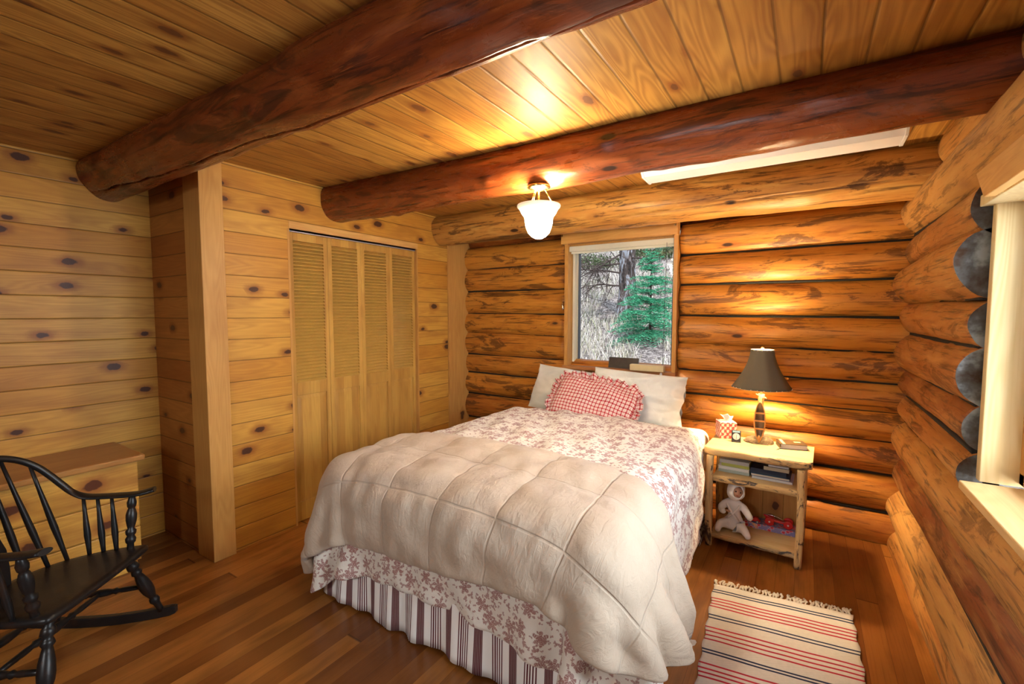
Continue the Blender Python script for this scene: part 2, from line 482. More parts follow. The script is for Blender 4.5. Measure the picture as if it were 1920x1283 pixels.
# closet wall (x = -2.968) with its opening, far left wall, the return, the rear wall
OY0, OY1, OZ = 1.815, 3.02, 2.078
X0 = -2.968
mb = MB()
mb.box(X0 - .1, X0, 1.384, OY0, 0, CZ)
mb.box(X0 - .1, X0, OY1 + .012, 3.95, 0, CZ)
mb.box(X0 - .1, X0, OY0, OY1 + .012, OZ + .04, CZ)
struct(mb, 'wall_closet', M['wall_h'])
mb = MB(); mb.box(XL - .1, XL, YR - .1, 1.27, 0, CZ); mb.box(XL - .1, XL, 1.27, 3.95, 0, CZ); struct(mb, 'wall_left', M['wall_h'])
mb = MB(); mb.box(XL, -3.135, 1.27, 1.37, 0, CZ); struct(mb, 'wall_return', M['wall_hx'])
mb = MB()   # rear wall, behind the camera, with a window opening
mb.box(XL - .1, -1.6, YR - .12, YR, 0, CZ); mb.box(-0.4, XR + .3, YR - .12, YR, 0, CZ)
mb.box(-1.6, -0.4, YR - .12, YR, 0, 1.05); mb.box(-1.6, -0.4, YR - .12, YR, 2.15, CZ)
struct(mb, 'wall_rear', M['wall_hx'])
# corner post boards and trims
mb = MB()
mb.box(-3.14, -2.938, 1.258, 1.386, 0, CZ)
struct(mb, 'trim_1', M['trim_v'], bevel=0.003)
mb = MB(); mb.box(X0, X0 + .016, 3.438, 3.80, 0, CZ); struct(mb, 'trim_2', M['trim_v'], bevel=0.002)
mb = MB()
mb.box(X0 - .02, X0 + .004, OY0 - .003, OY1 + .012, OZ, OZ + .048)
struct(mb, 'trim_3', M['trim_y'])
mb = MB()
mb.box(X0 - .1, X0 + .002, OY0 - .014, OY0, 0, OZ); mb.box(X0 - .1, X0 + .002, OY1, OY1 + .014, 0, OZ)
struct(mb, 'trim_4', M['trim_v'])

# ceiling beams
T3 = lambda ks: (lambda x: float(np.interp(x, [k[0] for k in ks], [k[1] for k in ks])))
mb = MB()
logtube(mb, 0, XL - .02, 0.72, T3([(-3.7, 1.062), (-2, 1.065), (.7, 1.06)]), T3([(-3.7, 2.33), (-2.5, 2.342), (.7, 2.348)]), T3([(-3.7, .142), (-2.8, .134), (-1.5, .130), (.7, .128)]), .37, n=180, step=.02, wob=.012, clipz=CZ + .01, cracks=[([(-3.66, 232), (-2.8, 258), (-1.9, 268), (-1.2, 284), (-.7, 281), (.6, 270)], .07, .034), ([(-2.6, 282), (-1.5, 300), (-1.0, 305)], .03, .012)])
tag(mb.build('ceiling_beam', M['beam']), 'thick dark red log beam nearest the camera, crossing the ceiling above the corner post', 'beam', 'log ceiling beams')
mb = MB()
logtube(mb, 0, X0 - .01, 0.72, T3([(-3, 2.20), (-1.2, 2.262), (.1, 2.245), (.7, 2.25)]), T3([(-3, 2.32), (.7, 2.325)]), T3([(-3, .142), (-1.2, .134), (.7, .132)]), .82, n=150, step=.02, wob=.008, clipz=CZ + .01, cracks=[([(-2.98, 250), (-2.3, 258), (-1.9, 262)], .035, .012), ([(-.3, 225), (.25, 222)], .03, .008)])
tag(mb.build('ceiling_beam', M['beam']), 'smoother red brown log beam from which the glass pendant light hangs', 'beam', 'log ceiling beams')
M['plate'] = logmat('plate log', 0, amber=(.52, .25, .055), red=(.26, .09, .02), light=(.66, .42, .12), patch=0.75, rough=0.42)
mb = MB()
logtube(mb, 0, X0 - .01, 0.60, T3([(-3, 3.36), (.6, 3.37)]), T3([(-3, 2.292), (.6, 2.283)]), T3([(-3, .143), (.6, .150)]), .55, n=150, step=.02, wob=.009, clipz=CZ + .01, cracks=[([(-1.3, 222), (-.4, 212), (.5, 205)], .035, .018)])
tag(mb.build('ceiling_beam', M['plate']), 'mottled amber log beam running along the top of the back wall above the window', 'beam', 'log ceiling beams')

# ------------------------------------------------------------------ windows
M['shade'] = plain('cream roller shade', (.62, .60, .50), 0.6)
M['vinyl'] = plain('cream window sash', (.66, .62, .48), 0.45)
M['dark_metal'] = plain('dark grey gasket', (.05, .06, .08), 0.4)
M['chrome'] = plain('chrome', (.75, .75, .75), 0.15, 0.5, 1.0)
M['sillwood'] = boards('window sill wood', 0, 2, 0.5, -0.13, A=(.42, .17, .05), B=(.40, .16, .05), dark=(.2, .07, .02), rough=0.4, knots=0.0, seam=0.0001, seamd=0.0)
g = NT('window glass')
g.t.nodes.remove(g.b)
tr = g.n('ShaderNodeBsdfTransparent'); gl = g.n('ShaderNodeBsdfGlossy'); gl.inputs['Roughness'].default_value = 0.02
fz = g.n('ShaderNodeFresnel'); fz.inputs[0].default_value = 1.3
mx = g.n('ShaderNodeMixShader'); g.t.links.new(fz.outputs[0], mx.inputs[0]); g.t.links.new(tr.outputs[0], mx.inputs[1]); g.t.links.new(gl.outputs[0], mx.inputs[2])
g.t.links.new(mx.outputs[0], g.out.inputs[0]); M['glass'] = g.mat

win = empty('window_1', (-1.32, 3.75, 1.02)); win['kind'] = 'structure'


def at_local(o, par):
    o.location = -Vector(par.location); return o


mb = MB()   # side and top casing boards
mb.box(-1.800, -1.765, 3.655, 3.90, 1.035, 2.105)
mb.box(-0.868, -0.838, 3.655, 3.90, 1.035, 2.105)
mb.box(-1.800, -0.838, 3.70, 3.90, 2.085, 2.11)
at_local(mb.build('window_frame', M['trim_v'], win, bevel=.002), win)
mb = MB()   # header board
mb.box(-1.822, -0.835, 3.625, 3.70, 2.103, 2.198)
h = at_local(mb.build('header_board', M['trim_x'], win, bevel=.003), win)
mb = MB(); mb.box(-1.81, -0.83, 3.63, 3.90, 1.005, 1.036)
at_local(mb.build('window_sill', M['sillwood'], win, bevel=.003), win)
mb = MB()   # sash
sx0, sx1, sz0, sz1 = -1.762, -0.870, 1.037, 2.083
for (w_, y0, y1, d) in ((.020, 3.745, 3.80, 0.0), (.012, 3.80, 3.83, .020)):
    a0, a1, b0, b1 = sx0 + d, sx1 - d, sz0 + d, sz1 - d
    mb.box(a0, a0 + w_, y0, y1, b0, b1); mb.box(a1 - w_, a1, y0, y1, b0, b1)
    mb.box(a0, a1, y0, y1, b0, b0 + w_ * .7); mb.box(a0, a1, y0, y1, b1 - w_, b1)
at_local(mb.build('sash', M['vinyl'], win, bevel=.002), win)
mb = MB()
a0, a1, b0, b1 = sx0 + .032, sx1 - .032, sz0 + .028, sz1 - .032
for bx in ((a0, a0 + .006, b0, b1), (a1 - .006, a1, b0, b1), (a0, a1, b0, b0 + .006), (a0, a1, b1 - .006, b1)):
    mb.box(bx[0], bx[1], 3.795, 3.84, bx[2], bx[3])
at_local(mb.build('gasket', M['dark_metal'], win), win)
mb = MB(); mb.box(a0, a1, 3.815, 3.819, b0, b1)
at_local(mb.build('pane', M['glass'], win), win)

# roller shade rolled up at the top with its cord
sh = empty('roller_shade', (-1.32, 3.685, 2.06))
tag(sh, 'rolled up cream shade across the top of the back window', 'window shade')
mb = MB()
prof = [(0, 0), (.022, .0), (.028, .012), (.028, .035), (.018, .045), (0, .045)]
P = []
for i, x in enumerate((-1.762, -0.872)):
    P.append([(x, 3.69 - .014 + a * 1.0 - .006, 2.038 + b) for a, b in prof])
b_ = len(mb.v); mb.grid(P, 0, False, close_v=True); n_ = len(prof)
mb.f += [tuple(range(b_, b_ + n_)), tuple(range(b_ + n_, b_ + 2 * n_))]; mb.m += [0, 0]; mb.s += [False, False]
at_local(mb.build('head_rail', M['shade'], sh, bevel=.003), sh)
mb = MB(); mb.box(-1.755, -0.878, 3.694, 3.704, 2.020, 2.040)
at_local(mb.build('bottom_rail', M['shade'], sh, bevel=.003), sh)
for xb in (-1.806, -.852):
    mb = MB(); mb.box(xb - .008, xb + .008, 3.612, 3.626, 2.165, 2.185); at_local(mb.build('bracket', M['chrome'], sh, bevel=.002), sh)
cpts = [(-.925 - .0006 * k, 3.668 - .002 * math.sin(k), 2.05 - k * (2.05 - 1.075) / 24) for k in range(25)]
mb = MB(); mb.tube(cpts, .0016, 6)
at_local(mb.build('cord', M['dark_metal'], sh), sh)
mb = MB(); mb.lathe([(.004, .0), (.009, -.004), (.011, -.04), (.007, -.046)], 14, (-.939, 3.625, 1.03), caps=True)
mb.tube([(-.939, 3.64, 1.08), (-.939, 3.627, 1.03)], .0015, 6)
mb.tube([(-.939, 3.625, .985), (-.935, 3.62, .972), (-.928, 3.615, .962)], .0016, 6)
at_local(mb.build('tassel', plain('white plastic', (.8, .8, .82), .35), sh), sh)

# things on the sill, the little crank handle
mb = MB(); mb.box(-1.185, -0.915, 3.605, 3.66, 1.038, 1.088)
tag(mb.build('wooden_block', plain('cream painted wood', (.62, .50, .28), .5, var=.1), bevel=.004), 'long cream block lying on the right end of the back window sill', 'block')
mb = MB(); Mx = Matrix.Translation((-1.27, 3.705, 1.083)) @ Matrix.Rotation(math.radians(-14), 4, 'X')
mb.box(-.128, .128, -.004, .004, -.045, .045, 0, 0, Mx)
mb.box(-.120, .120, -.0055, -.004, -.038, .038, 1, 0, Mx)
tag(mb.build('tray', [plain('black tray rim', (.03, .028, .025), .35), plain('dark brown tray', (.035, .022, .015), .4, var=.6, scale=30)], bevel=.002), 'small dark tray leaning on the glass on the back window sill', 'tray')
mb = MB(); mb.tube([(-1.812, 3.69, 1.60), (-1.816, 3.66, 1.60), (-1.818, 3.65, 1.575), (-1.812, 3.648, 1.545), (-1.814, 3.652, 1.53)], [.005, .006, .006, .005, .009], 10)
mb.tube([(-1.812, 3.69, 1.545), (-1.812, 3.655, 1.545)], .006, 10)
tag(mb.build('wall_hook', M['chrome']), 'small chrome hook on the log wall at the left edge of the back window', 'hook')

# right wall window
w2 = empty('window_2', (0.55, 1.55, 0.87)); w2['kind'] = 'structure'
mb = MB()
mb.box(.555, .80, 2.293, 2.333, .885, 1.96); mb.box(.555, .80, .80, .84, .885, 1.96)
mb.box(.52, .80, .80, 2.333, 1.885, 1.925)
at_local(mb.build('window_frame', M['jamb'], w2, bevel=.003), w2)
mb = MB()
mb.add([(x, y, z) for x in (.468, .498) for (y, z) in ((.75, 1.885), (2.07, 1.872), (2.165, 1.968), (.75, 1.985))],
       [(0, 1, 2, 3), (7, 6, 5, 4), (0, 4, 5, 1), (1, 5, 6, 2), (2, 6, 7, 3), (3, 7, 4, 0)])
at_local(mb.build('header_board', M['trim_y'], w2, bevel=.003), w2)
mb = MB(); mb.box(.488, .80, .76, 2.235, .868, .897)
at_local(mb.build('window_sill', boards('pale pine sill', 1, 0, 0.5, -0.13, A=(.74, .52, .26), B=(.72, .50, .24), dark=(.5, .26, .08), rough=0.35, knots=0.0, seam=0.0001, seamd=0.0), w2, bevel=.004), w2)
mb = MB()
for y0, y1 in ((2.25, 2.293), (.84, .883), (1.53, 1.59)): mb.box(.655, .70, y0, y1, .897, 1.885)
mb.box(.655, .70, .84, 2.293, .897, .94); mb.box(.655, .70, .84, 2.293, 1.85, 1.885)
at_local(mb.build('sash', M['trim_v'], w2, bevel=.003), w2)
mb = MB(); mb.box(.675, .679, .86, 2.27, .92, 1.87)
at_local(mb.build('pane', M['glass'], w2), w2)

# ------------------------------------------------------------------ louvred bifold closet doors and their track
M['door'] = boards('honey pine closet doors', 2, 1, 0.07, 0.0, A=(.54, .30, .065), B=(.44, .22, .045), dark=(.26, .11, .025), rough=0.42, knots=0.0, seam=0.0001, seamd=0.0, contrast=0.5, grain=.25)
M['slat'] = plain('honey pine louvres', (.52, .29, .062), 0.42, var=.12, scale=9)


def leaf_parts(y0, y1, par):
    zt, zb, x1, x0 = 2.058, 0.012, X0 - .022, X0 - .050
    st = .034
    mb = MB()
    mb.box(x0, x1, y0, y0 + st, zb, zt); mb.box(x0, x1, y1 - st, y1, zb, zt)
    mb.box(x0, x1, y0 + st, y1 - st, 2.002, zt); mb.box(x0, x1, y0 + st, y1 - st, .918, 1.010); mb.box(x0, x1, y0 + st, y1 - st, zb, .15)
    lf = mb.build('door_leaf', M['door'], par, bevel=.0025)
    mb = MB()      # raised lower panel
    a, b, c, d = y0 + st, y1 - st, .15, .918
    s = .028
    mb.add([(x0 + .012, a, c), (x0 + .012, b, c), (x0 + .012, b, d), (x0 + .012, a, d),
            (x1 - .010, a, c), (x1 - .010, b, c), (x1 - .010, b, d), (x1 - .010, a, d),
            (x1 - .002, a + s, c + s), (x1 - .002, b - s, c + s), (x1 - .002, b - s, d - s), (x1 - .002, a + s, d - s)],
           [(3, 2, 1, 0), (4, 5, 9, 8), (5, 6, 10, 9), (6, 7, 11, 10), (7, 4, 8, 11), (8, 9, 10, 11)])
    mb.build('lower_panel', M['door'], lf)
    mb = MB()
    n = 41; p = (2.002 - 1.010) / n
    for k in range(n):
        zc = 1.010 + (k + .5) * p
        Mx = Matrix.Translation(((x0 + x1) / 2, 0, zc)) @ Matrix.Rotation(math.radians(38), 4, 'Y')
        mb.box(-.0175, .0175, a - .002, b + .002, -.0030, .0030, 0, 0, Mx)
    mb.build('louvres', M['slat'], lf)


ys = [OY0 + .003, 2.1235, 2.4235, 2.7175, OY1 - .003]
for j, (i0, nm) in enumerate(((0, 'door_1'), (2, 'door_2'))):
    d = empty(nm, (0, 0, 0)); d['kind'] = 'structure'
    leaf_parts(ys[i0] + .001, ys[i0 + 1] - .001, d); leaf_parts(ys[i0 + 1] + .001, ys[i0 + 2] - .001, d)
mb = MB()
mb.box(X0 - .055, X0 - .015, OY0 - .002, OY1, 2.066, 2.078)
mb.box(X0 - .020, X0 - .015, OY0 - .002, OY1, 2.060, 2.078)
struct(mb, 'door_track', plain('painted steel door track', (.62, .66, .72), .3, .5, .6))

# ------------------------------------------------------------------ pendant light under the beam
pl = empty('pendant_light', (-1.25, 2.215, 2.19))
tag(pl, 'lit white glass bowl light hanging by brass rods under the log beam', 'pendant light')
M['brass'] = plain('brass', (.80, .62, .30), .22, .5, 1.0)
mb = MB(); mb.lathe([(.0, .012), (.052, .012), (.062, .004), (.064, -.006), (.050, -.012), (.030, -.018), (.012, -.024), (0, -.024)], 36, (0, 0, 0))
mb.build('canopy', M['brass'], pl)
mb = MB()
for k in range(3):
    a = 2 * PI * k / 3 + .5
    mb.tube([(.032 * math.cos(a), .032 * math.sin(a), -.014), (.083 * math.cos(a), .083 * math.sin(a), -.100)], .0028, 8)
mb.tube([(0, 0, -.02), (0, 0, -.13)], .006, 10)
mb.build('rods', M['brass'], pl)
gm = NT('lit opal glass')
lw = gm.n('ShaderNodeLayerWeight'); lw.inputs[0].default_value = .45
xx, yy, zz, vv = gm.coord()
glow = gm.step(zz, -.118, -.185, .45, 155.0)
gm.b.inputs['Emission Color'].default_value = (1.0, .87, .62, 1)
gm.set(gm.b.inputs['Emission Strength'], glow)
M['opal'] = gm.fin((.75, .66, .48), .2)
prof = [(.094, -.098), (.118, -.098), (.120, -.104), (.117, -.112), (.106, -.122), (.099, -.132), (.096, -.140), (.086, -.154), (.080, -.160), (.077, -.170),
        (.075, -.195), (.069, -.222), (.058, -.248), (.040, -.268), (.018, -.279), (0, -.281)]
mb = MB(); mb.lathe(prof, 48)
mb.build('glass_bowl', M['opal'], pl)
bulb = bpy.data.objects['pendant_bulb']; bulb.location = (-1.25, 2.215, 2.075)

# fluorescent wrap fixture on the ceiling between the beams
fx = empty('fluorescent_light', (-.245, 2.85, CZ))
tag(fx, 'long white unlit fluorescent ceiling fixture between the two back beams', 'ceiling light')
fw = NT('white ribbed diffuser'); M['diff'] = fw.fin((.82, .82, .84), .25)
x0, x1, y0, y1 = -.86, .372, 2.735, 2.985
P = []
pr = [(y0, CZ), (y0, CZ - .035), (y0 + .03, CZ - .065), (y0 + .06, CZ - .090), (y1 - .05, CZ - .094), (y1 - .015, CZ - .078), (y1, CZ - .050), (y1, CZ)]
for x in (x0 + .012, x1 - .012): P.append([(x, a, b) for a, b in pr])
mb = MB(); mb.grid(P, 0, False)
at_local(mb.build('diffuser', M['diff'], fx), fx)
for x in (x0, x1 - .014):
    mb = MB(); b_ = 0
    pe = [(a + (.004 if a > 2.86 else -.004), b - .004 if b < CZ else b) for a, b in pr]
    P = [[(xx_, a, b) for a, b in pe] for xx_ in (x, x + .014)]
    mb.grid(P, 0, False, close_v=True); n_ = len(pe)
    mb.f += [tuple(range(n_)), tuple(range(n_, 2 * n_))]; mb.m += [0, 0]; mb.s += [False, False]
    at_local(mb.build('end_cap', M['diff'], fx, bevel=.002), fx)

# ------------------------------------------------------------------ cloth: a small position based solver
BX0, BX1, BY0, BY1, BT = -2.10, -0.53, 1.47, 3.55, 0.655


def box_push(P, off, top=BT, rr=.10, mound=0.0):
    c = np.array([(BX0 + BX1) / 2, (BY0 + BY1) / 2, top / 2 - .5]); h = np.array([(BX1 - BX0) / 2, (BY1 - BY0) / 2, top / 2 + .5])
    tx = np.clip((P[..., 0] - BX0) / (BX1 - BX0), 0, 1); ty = np.clip((P[..., 1] - BY0) / (BY1 - BY0), 0, 1)
    of = off + mound * np.clip(4 * tx * (1 - tx), 0, 1) ** .6 * np.clip(ty * 4, 0, 1)
    d = P - c; q = np.abs(d) - (h - rr)
    qm = np.maximum(q, 0); ln = np.linalg.norm(qm, axis=-1)
    sd = ln + np.minimum(q.max(-1), 0) - rr
    pen = of - sd
    nrm = np.where(ln[..., None] > 1e-9, qm / np.maximum(ln, 1e-9)[..., None] * np.sign(d), np.array([0., 0, 1.]))
    hit = pen > 0
    return P + nrm * np.where(hit, pen, 0)[..., None], hit, nrm


def sim(P, du, dv, off, steps=220, iters=14, mound=0.0, pins=None, seed=1, floor=.02, fr=.55, bend=.25, wind=None, shrink=None):
    rg = np.random.RandomState(seed)
    P = P + rg.normal(0, .002, P.shape); V = np.zeros_like(P)
    nu, nv, _ = P.shape; dt = 1 / 60.
    dg = math.hypot(du, dv)
    cons = []
    def fam(i0, j0, di, dj, L, k):
        if di: 
            for p in (0, 1): cons.append((di, dj, p, 'i', L, k))
        else:
            for p in (0, 1): cons.append((di, dj, p, 'j', L, k))
    fam(0, 0, 1, 0, du, 1.0); fam(0, 0, 0, 1, dv, 1.0); fam(0, 0, 1, 1, dg, .35); fam(0, 0, 1, -1, dg, .35)
    cons2 = [(2, 0, 2 * du), (0, 2, 2 * dv)]
    pin = None if pins is None else pins(P)
    P0 = P.copy()
    for s in range(steps):
        V *= .985; V[..., 2] -= 9.8 * dt
        if wind is not None and s < steps * .5: V += wind * dt
        Q = P + V * dt
        for it in range(iters):
            for (di, dj, p, ax, L, k) in cons:
                sl = [slice(None), slice(None)]
                if ax == 'i':
                    a = np.arange(p, nu - di, 2); A = Q[a]; B = Q[a + di]
                    if dj == 1: A = A[:, :-1]; B = B[:, 1:]
                    elif dj == -1: A = A[:, 1:]; B = B[:, :-1]
                    d = B - A; l = np.linalg.norm(d, axis=-1, keepdims=True)
                    c = d * ((l - L) / np.maximum(l, 1e-9)) * (.5 * k)
                    if dj == 0: Q[a] += c; Q[a + di] -= c
                    elif dj == 1: Q[a, :-1] += c; Q[a + di, 1:] -= c
                    else: Q[a, 1:] += c; Q[a + di, :-1] -= c
                else:
                    a = np.arange(p, nv - 1, 2); A = Q[:, a]; B = Q[:, a + 1]
                    d = B - A; l = np.linalg.norm(d, axis=-1, keepdims=True)
                    c = d * ((l - L) / np.maximum(l, 1e-9)) * (.5 * k)
                    Q[:, a] += c; Q[:, a + 1] -= c
            if it % 4 == 0:
                for (di, dj, L) in cons2:
                    for ph in range(4):
                        if di:
                            a = np.arange(ph, nu - 2, 4)
                            if len(a) == 0: continue
                            d = Q[a + 2] - Q[a]; l = np.linalg.norm(d, axis=-1, keepdims=True); c = d * (np.minimum(l - L, 0) / np.maximum(l, 1e-9)) * (.5 * bend)
                            Q[a] += c; Q[a + 2] -= c
                        else:
                            a = np.arange(ph, nv - 2, 4)
                            if len(a) == 0: continue
                            d = Q[:, a + 2] - Q[:, a]; l = np.linalg.norm(d, axis=-1, keepdims=True); c = d * (np.minimum(l - L, 0) / np.maximum(l, 1e-9)) * (.5 * bend)
                            Q[:, a] += c; Q[:, a + 2] -= c
            if pin is not None: Q[pin] = P0[pin]
            Q, hit, nr = box_push(Q, off, mound=mound)
            Q[..., 2] = np.maximum(Q[..., 2], floor)
            Q[..., 1] = np.minimum(Q[..., 1], 3.66)
        V = (Q - P) / dt
        _, hit, nr = box_push(Q, off + .002, mound=mound)
        vn = (V * nr).sum(-1, keepdims=True) * nr; vt = V - vn
        V = np.where(hit[..., None], vt * (1 - fr), V)
        stick = hit & (nr[..., 2] > .9)
        if s > 25: Q[stick] = P[stick] * .96 + Q[stick] * .04; V[stick] = 0
        sp = np.linalg.norm(V, axis=-1, keepdims=True); V *= np.minimum(1, 4.0 / np.maximum(sp, 1e-9))
        P = Q
    return P


def normals(P):
    du = np.gradient(P, axis=0); dv = np.gradient(P, axis=1)
    n = np.cross(du, dv); n /= np.maximum(np.linalg.norm(n, axis=-1, keepdims=True), 1e-9)
    if n[..., 2].mean() < 0: n = -n
    return n


def cloth_obj(name, P, U, mat, thick, sub=1, puff=None, flare=None):
    if puff is not None:
        P = P + normals(P) * puff[..., None]
    if flare:
        dr_ = np.clip(.62 - P[..., 2], 0, .5)
        P = P.copy(); P[..., 0] += flare[1] * dr_ * np.clip((P[..., 0] - BX1 + .12) / .12, 0, 1) - flare[0] * dr_ * np.clip((BX0 + .12 - P[..., 0]) / .12, 0, 1)
    mb = MB()
    uv = [[tuple(U[i, j]) for j in range(P.shape[1])] for i in range(P.shape[0])]
    mb.grid([[tuple(p) for p in r] for r in P], 0, True, uv)
    o = mb.build(name, mat, fixn=False)
    if normals(P)[..., 2].mean() > 0 and o.data.polygons[0].normal.z < 0: pass
    s = o.modifiers.new('solid', 'SOLIDIFY'); s.thickness = thick; s.offset = 0.0
    if sub:
        b = o.modifiers.new('sub', 'SUBSURF'); b.levels = sub; b.render_levels = sub
    return o


# --- floral print
fl = NT('cream floral print')
x, y, z, v = fl.coord('UV')


def flower(scale, seed, lo, hi, petals, jitter, keep):
    p = fl.comb(fl.math('ADD', fl.math('MULTIPLY', x, scale), seed), fl.math('ADD', fl.math('MULTIPLY', y, scale), seed * 1.7), 0.0)
    wob = fl.noise(p, 3.0, 2, color=True)
    vm = fl.n('ShaderNodeVectorMath', operation='MULTIPLY_ADD'); fl.t.links.new(wob, vm.inputs[0]); vm.inputs[1].default_value = (jitter, jitter, 0); fl.t.links.new(p, vm.inputs[2])
    vn = fl.voro(vm.outputs[0], 1.0, 'F1', .85, '2D')
    sb = fl.n('ShaderNodeVectorMath', operation='SUBTRACT'); fl.t.links.new(vm.outputs[0], sb.inputs[0]); fl.t.links.new(vn.outputs['Position'], sb.inputs[1])
    sp = fl.n('ShaderNodeSeparateXYZ'); fl.t.links.new(sb.outputs[0], sp.inputs[0])
    rc = fl.n('ShaderNodeSeparateColor'); fl.t.links.new(vn.outputs['Color'], rc.inputs[0])
    ang = fl.math('ADD', fl.math('ARCTAN2', sp.outputs[1], sp.outputs[0]), fl.math('MULTIPLY', rc.outputs[1], 6.28))
    pet = fl.math('ABSOLUTE', fl.math('SINE', fl.math('MULTIPLY', ang, petals / 2.0)))
    rad = fl.math('ADD', lo, fl.math('MULTIPLY', pet, hi - lo))
    d = vn.outputs['Distance']
    m = fl.step(fl.math('SUBTRACT', d, rad), .03, -.03)
    holes = fl.step(fl.math('SINE', fl.math('MULTIPLY', d, 70.0)), .3, .8)
    m = fl.math('MULTIPLY', m, fl.math('SUBTRACT', 1.0, fl.math('MULTIPLY', holes, .55)))
    return fl.math('MULTIPLY', m, fl.math('LESS_THAN', rc.outputs[0], keep))


f1 = flower(13.0, 0.0, .10, .40, 6, .25, .7)
f2 = flower(27.0, 4.3, .08, .36, 3, .5, .55)
f3 = flower(42.0, 9.1, .05, .30, 2, .6, .6)
ff = fl.math('MAXIMUM', f1, fl.math('MAXIMUM', f2, f3))
wv = fl.noise(v, 350.0, 2)
col = fl.mix(fl.math('MULTIPLY', ff, .82), (.74, .68, .60), fl.mix(fl.noise(v, 6.0, 2), (.20, .035, .035), (.33, .095, .08)))
fl.bump(fl.math('ADD', fl.math('MULTIPLY', wv, .1), fl.noise(v, 11.0, 4, .6, 1.0)), .35, .02)
M['floral'] = fl.fin(col, .9, .2, Sheen_Weight=.2)

# --- comforter cloth with seams
cf = NT('beige quilted cotton')
x, y, z, v = cf.coord('UV')
n1 = cf.noise(v, 6.0, 3, .5, .4)
n2 = cf.noise(cf.comb(cf.math('MULTIPLY', x, 2.2), y, 0.0), 20.0, 4, .6, 1.2)
SX, SY = .285, .30


def seamd(c, s, o):
    q = cf.math('FRACT', cf.math('DIVIDE', cf.math('SUBTRACT', c, o), s))
    return cf.math('MULTIPLY', cf.math('MINIMUM', q, cf.math('SUBTRACT', 1.0, q)), s)


sd = cf.math('MINIMUM', seamd(x, SX, .05), seamd(y, SY, .0))
line = cf.step(sd, .0015, .007)
cf.bump(cf.math('ADD', cf.math('ADD', cf.math('MULTIPLY', n1, .9), cf.math('MULTIPLY', n2, .35)), cf.math('MULTIPLY', line, .35)), .5, .028)
M['comforter'] = cf.fin(cf.mix(n1, (.45, .35, .255), (.53, .425, .33)), .75, .25, Sheen_Weight=.15)

# quilt
qu, qv = .036, .036
nu = int(2.34 / qu) + 1; nv = int(2.10 / qv) + 1
gu, gv = np.meshgrid(np.arange(nu) * qu, np.arange(nv) * qv, indexing='ij')
# v runs from the foot hem (0) to the head edge
P = np.stack([-2.10 - .30 + gu, 1.10 + gv, np.full_like(gu, .86)], -1)
P[..., 2] += .01 * np.sin(gu * 9) * np.sin(gv * 7)
Pq = sim(P, qu, qv, .030, steps=130, iters=12, mound=.045, seed=3, fr=.6, bend=.5)
Pq[..., 0] = np.minimum(Pq[..., 0], np.interp(Pq[..., 1], [2.62, 2.98], [-.30, -.548]))
ph = .012 * np.sin(gu * 17 + 2 * np.sin(gv * 5)) * np.sin(gv * 13 + 1.5 * np.sin(gu * 4)) + .008 * np.sin(gu * 31 + gv * 12)
quilt = cloth_obj('quilt', Pq, np.stack([gu, gv], -1), M['floral'], .018, 1, ph + .008)
tag(quilt, 'cream quilt with dusty red flowers spread over the whole bed', 'quilt')

# comforter folded over the foot
cu = .026
nu = int(2.40 / cu) + 1; nv = int(.90 / cu) + 1
gu2, gv2 = np.meshgrid(np.arange(nu) * cu, np.arange(nv) * cu, indexing='ij')
P = np.stack([-2.10 - .40 + gu2, 1.20 + gv2, np.full_like(gu2, .98)], -1)
Pc = sim(P, cu, cu, .070, steps=150, iters=14, mound=.06, seed=5, fr=.6, bend=.7)
s1 = np.abs(np.sin(PI * (gu2 - .05) / SX)); s2 = np.abs(np.sin(PI * gv2 / SY))
puff = .021 * (s1 * s2) ** .6
rg = np.random.RandomState(4)
wr = np.zeros_like(gu2)
for _ in range(26):
    a = rg.uniform(0, PI); k = rg.uniform(20, 60); p0 = rg.uniform(0, 6.28)
    wr += np.sin(k * (gu2 * math.cos(a) + gv2 * math.sin(a)) + p0 + 1.5 * np.sin(gu2 * 6 + _)) * .0012
edge = np.minimum(np.minimum(gv2, gv2.max() - gv2), np.minimum(gu2, gu2.max() - gu2))
cr = np.zeros_like(gu2)     # sharp creases running out of the seams
for _ in range(110):
    ju = .05 + SX * rg.randint(0, 9); jv = SY * rg.randint(0, 4)
    onu = rg.rand() < .5
    c0 = ju if onu else rg.uniform(0, 2.5); c1 = rg.uniform(0, .9) if onu else jv
    a = (rg.uniform(-.6, .6) + (0 if onu else PI / 2)); L_ = rg.uniform(.05, .16)
    dx = gu2 - c0; dy = gv2 - c1
    al = dx * math.cos(a) + dy * math.sin(a); ac = -dx * math.sin(a) + dy * math.cos(a)
    cr -= .008 * np.exp(-(ac / .012) ** 2) * np.exp(-(al / L_) ** 2) - .005 * np.exp(-((ac - .028) / .014) ** 2) * np.exp(-(al / L_) ** 2)
puff = puff * np.clip(edge / .05, .3, 1) + wr + cr
Pn = Pc + normals(Pc) * puff[..., None]
umax, vmax = gu2.max(), gv2.max()
us = gu2[:, 0]
sm_ = lambda t: np.clip(t, 0, 1) ** 2 * (3 - 2 * np.clip(t, 0, 1))
v0 = .012 * np.sin(us * 5) + .014 + .085 * sm_((us - 1.1) / .9) + .60 * np.clip((us - (umax - .46)) / .46, 0, 1) ** 2.0 + .10 * np.clip((.22 - us) / .22, 0, 1) ** 2.4
v1 = vmax - .22 * sm_((us - 1.75) / .65) - .05 * np.clip((.2 - us) / .2, 0, 1) ** 2 - .008 * (1 + np.sin(us * 11))
hg_ = sm_((gu2 - 2.02) / .32)
Pn[..., 0] += hg_ * .034 * np.sin(gv2 * 27 + 1.2 * np.sin(gu2 * 9) + .6)
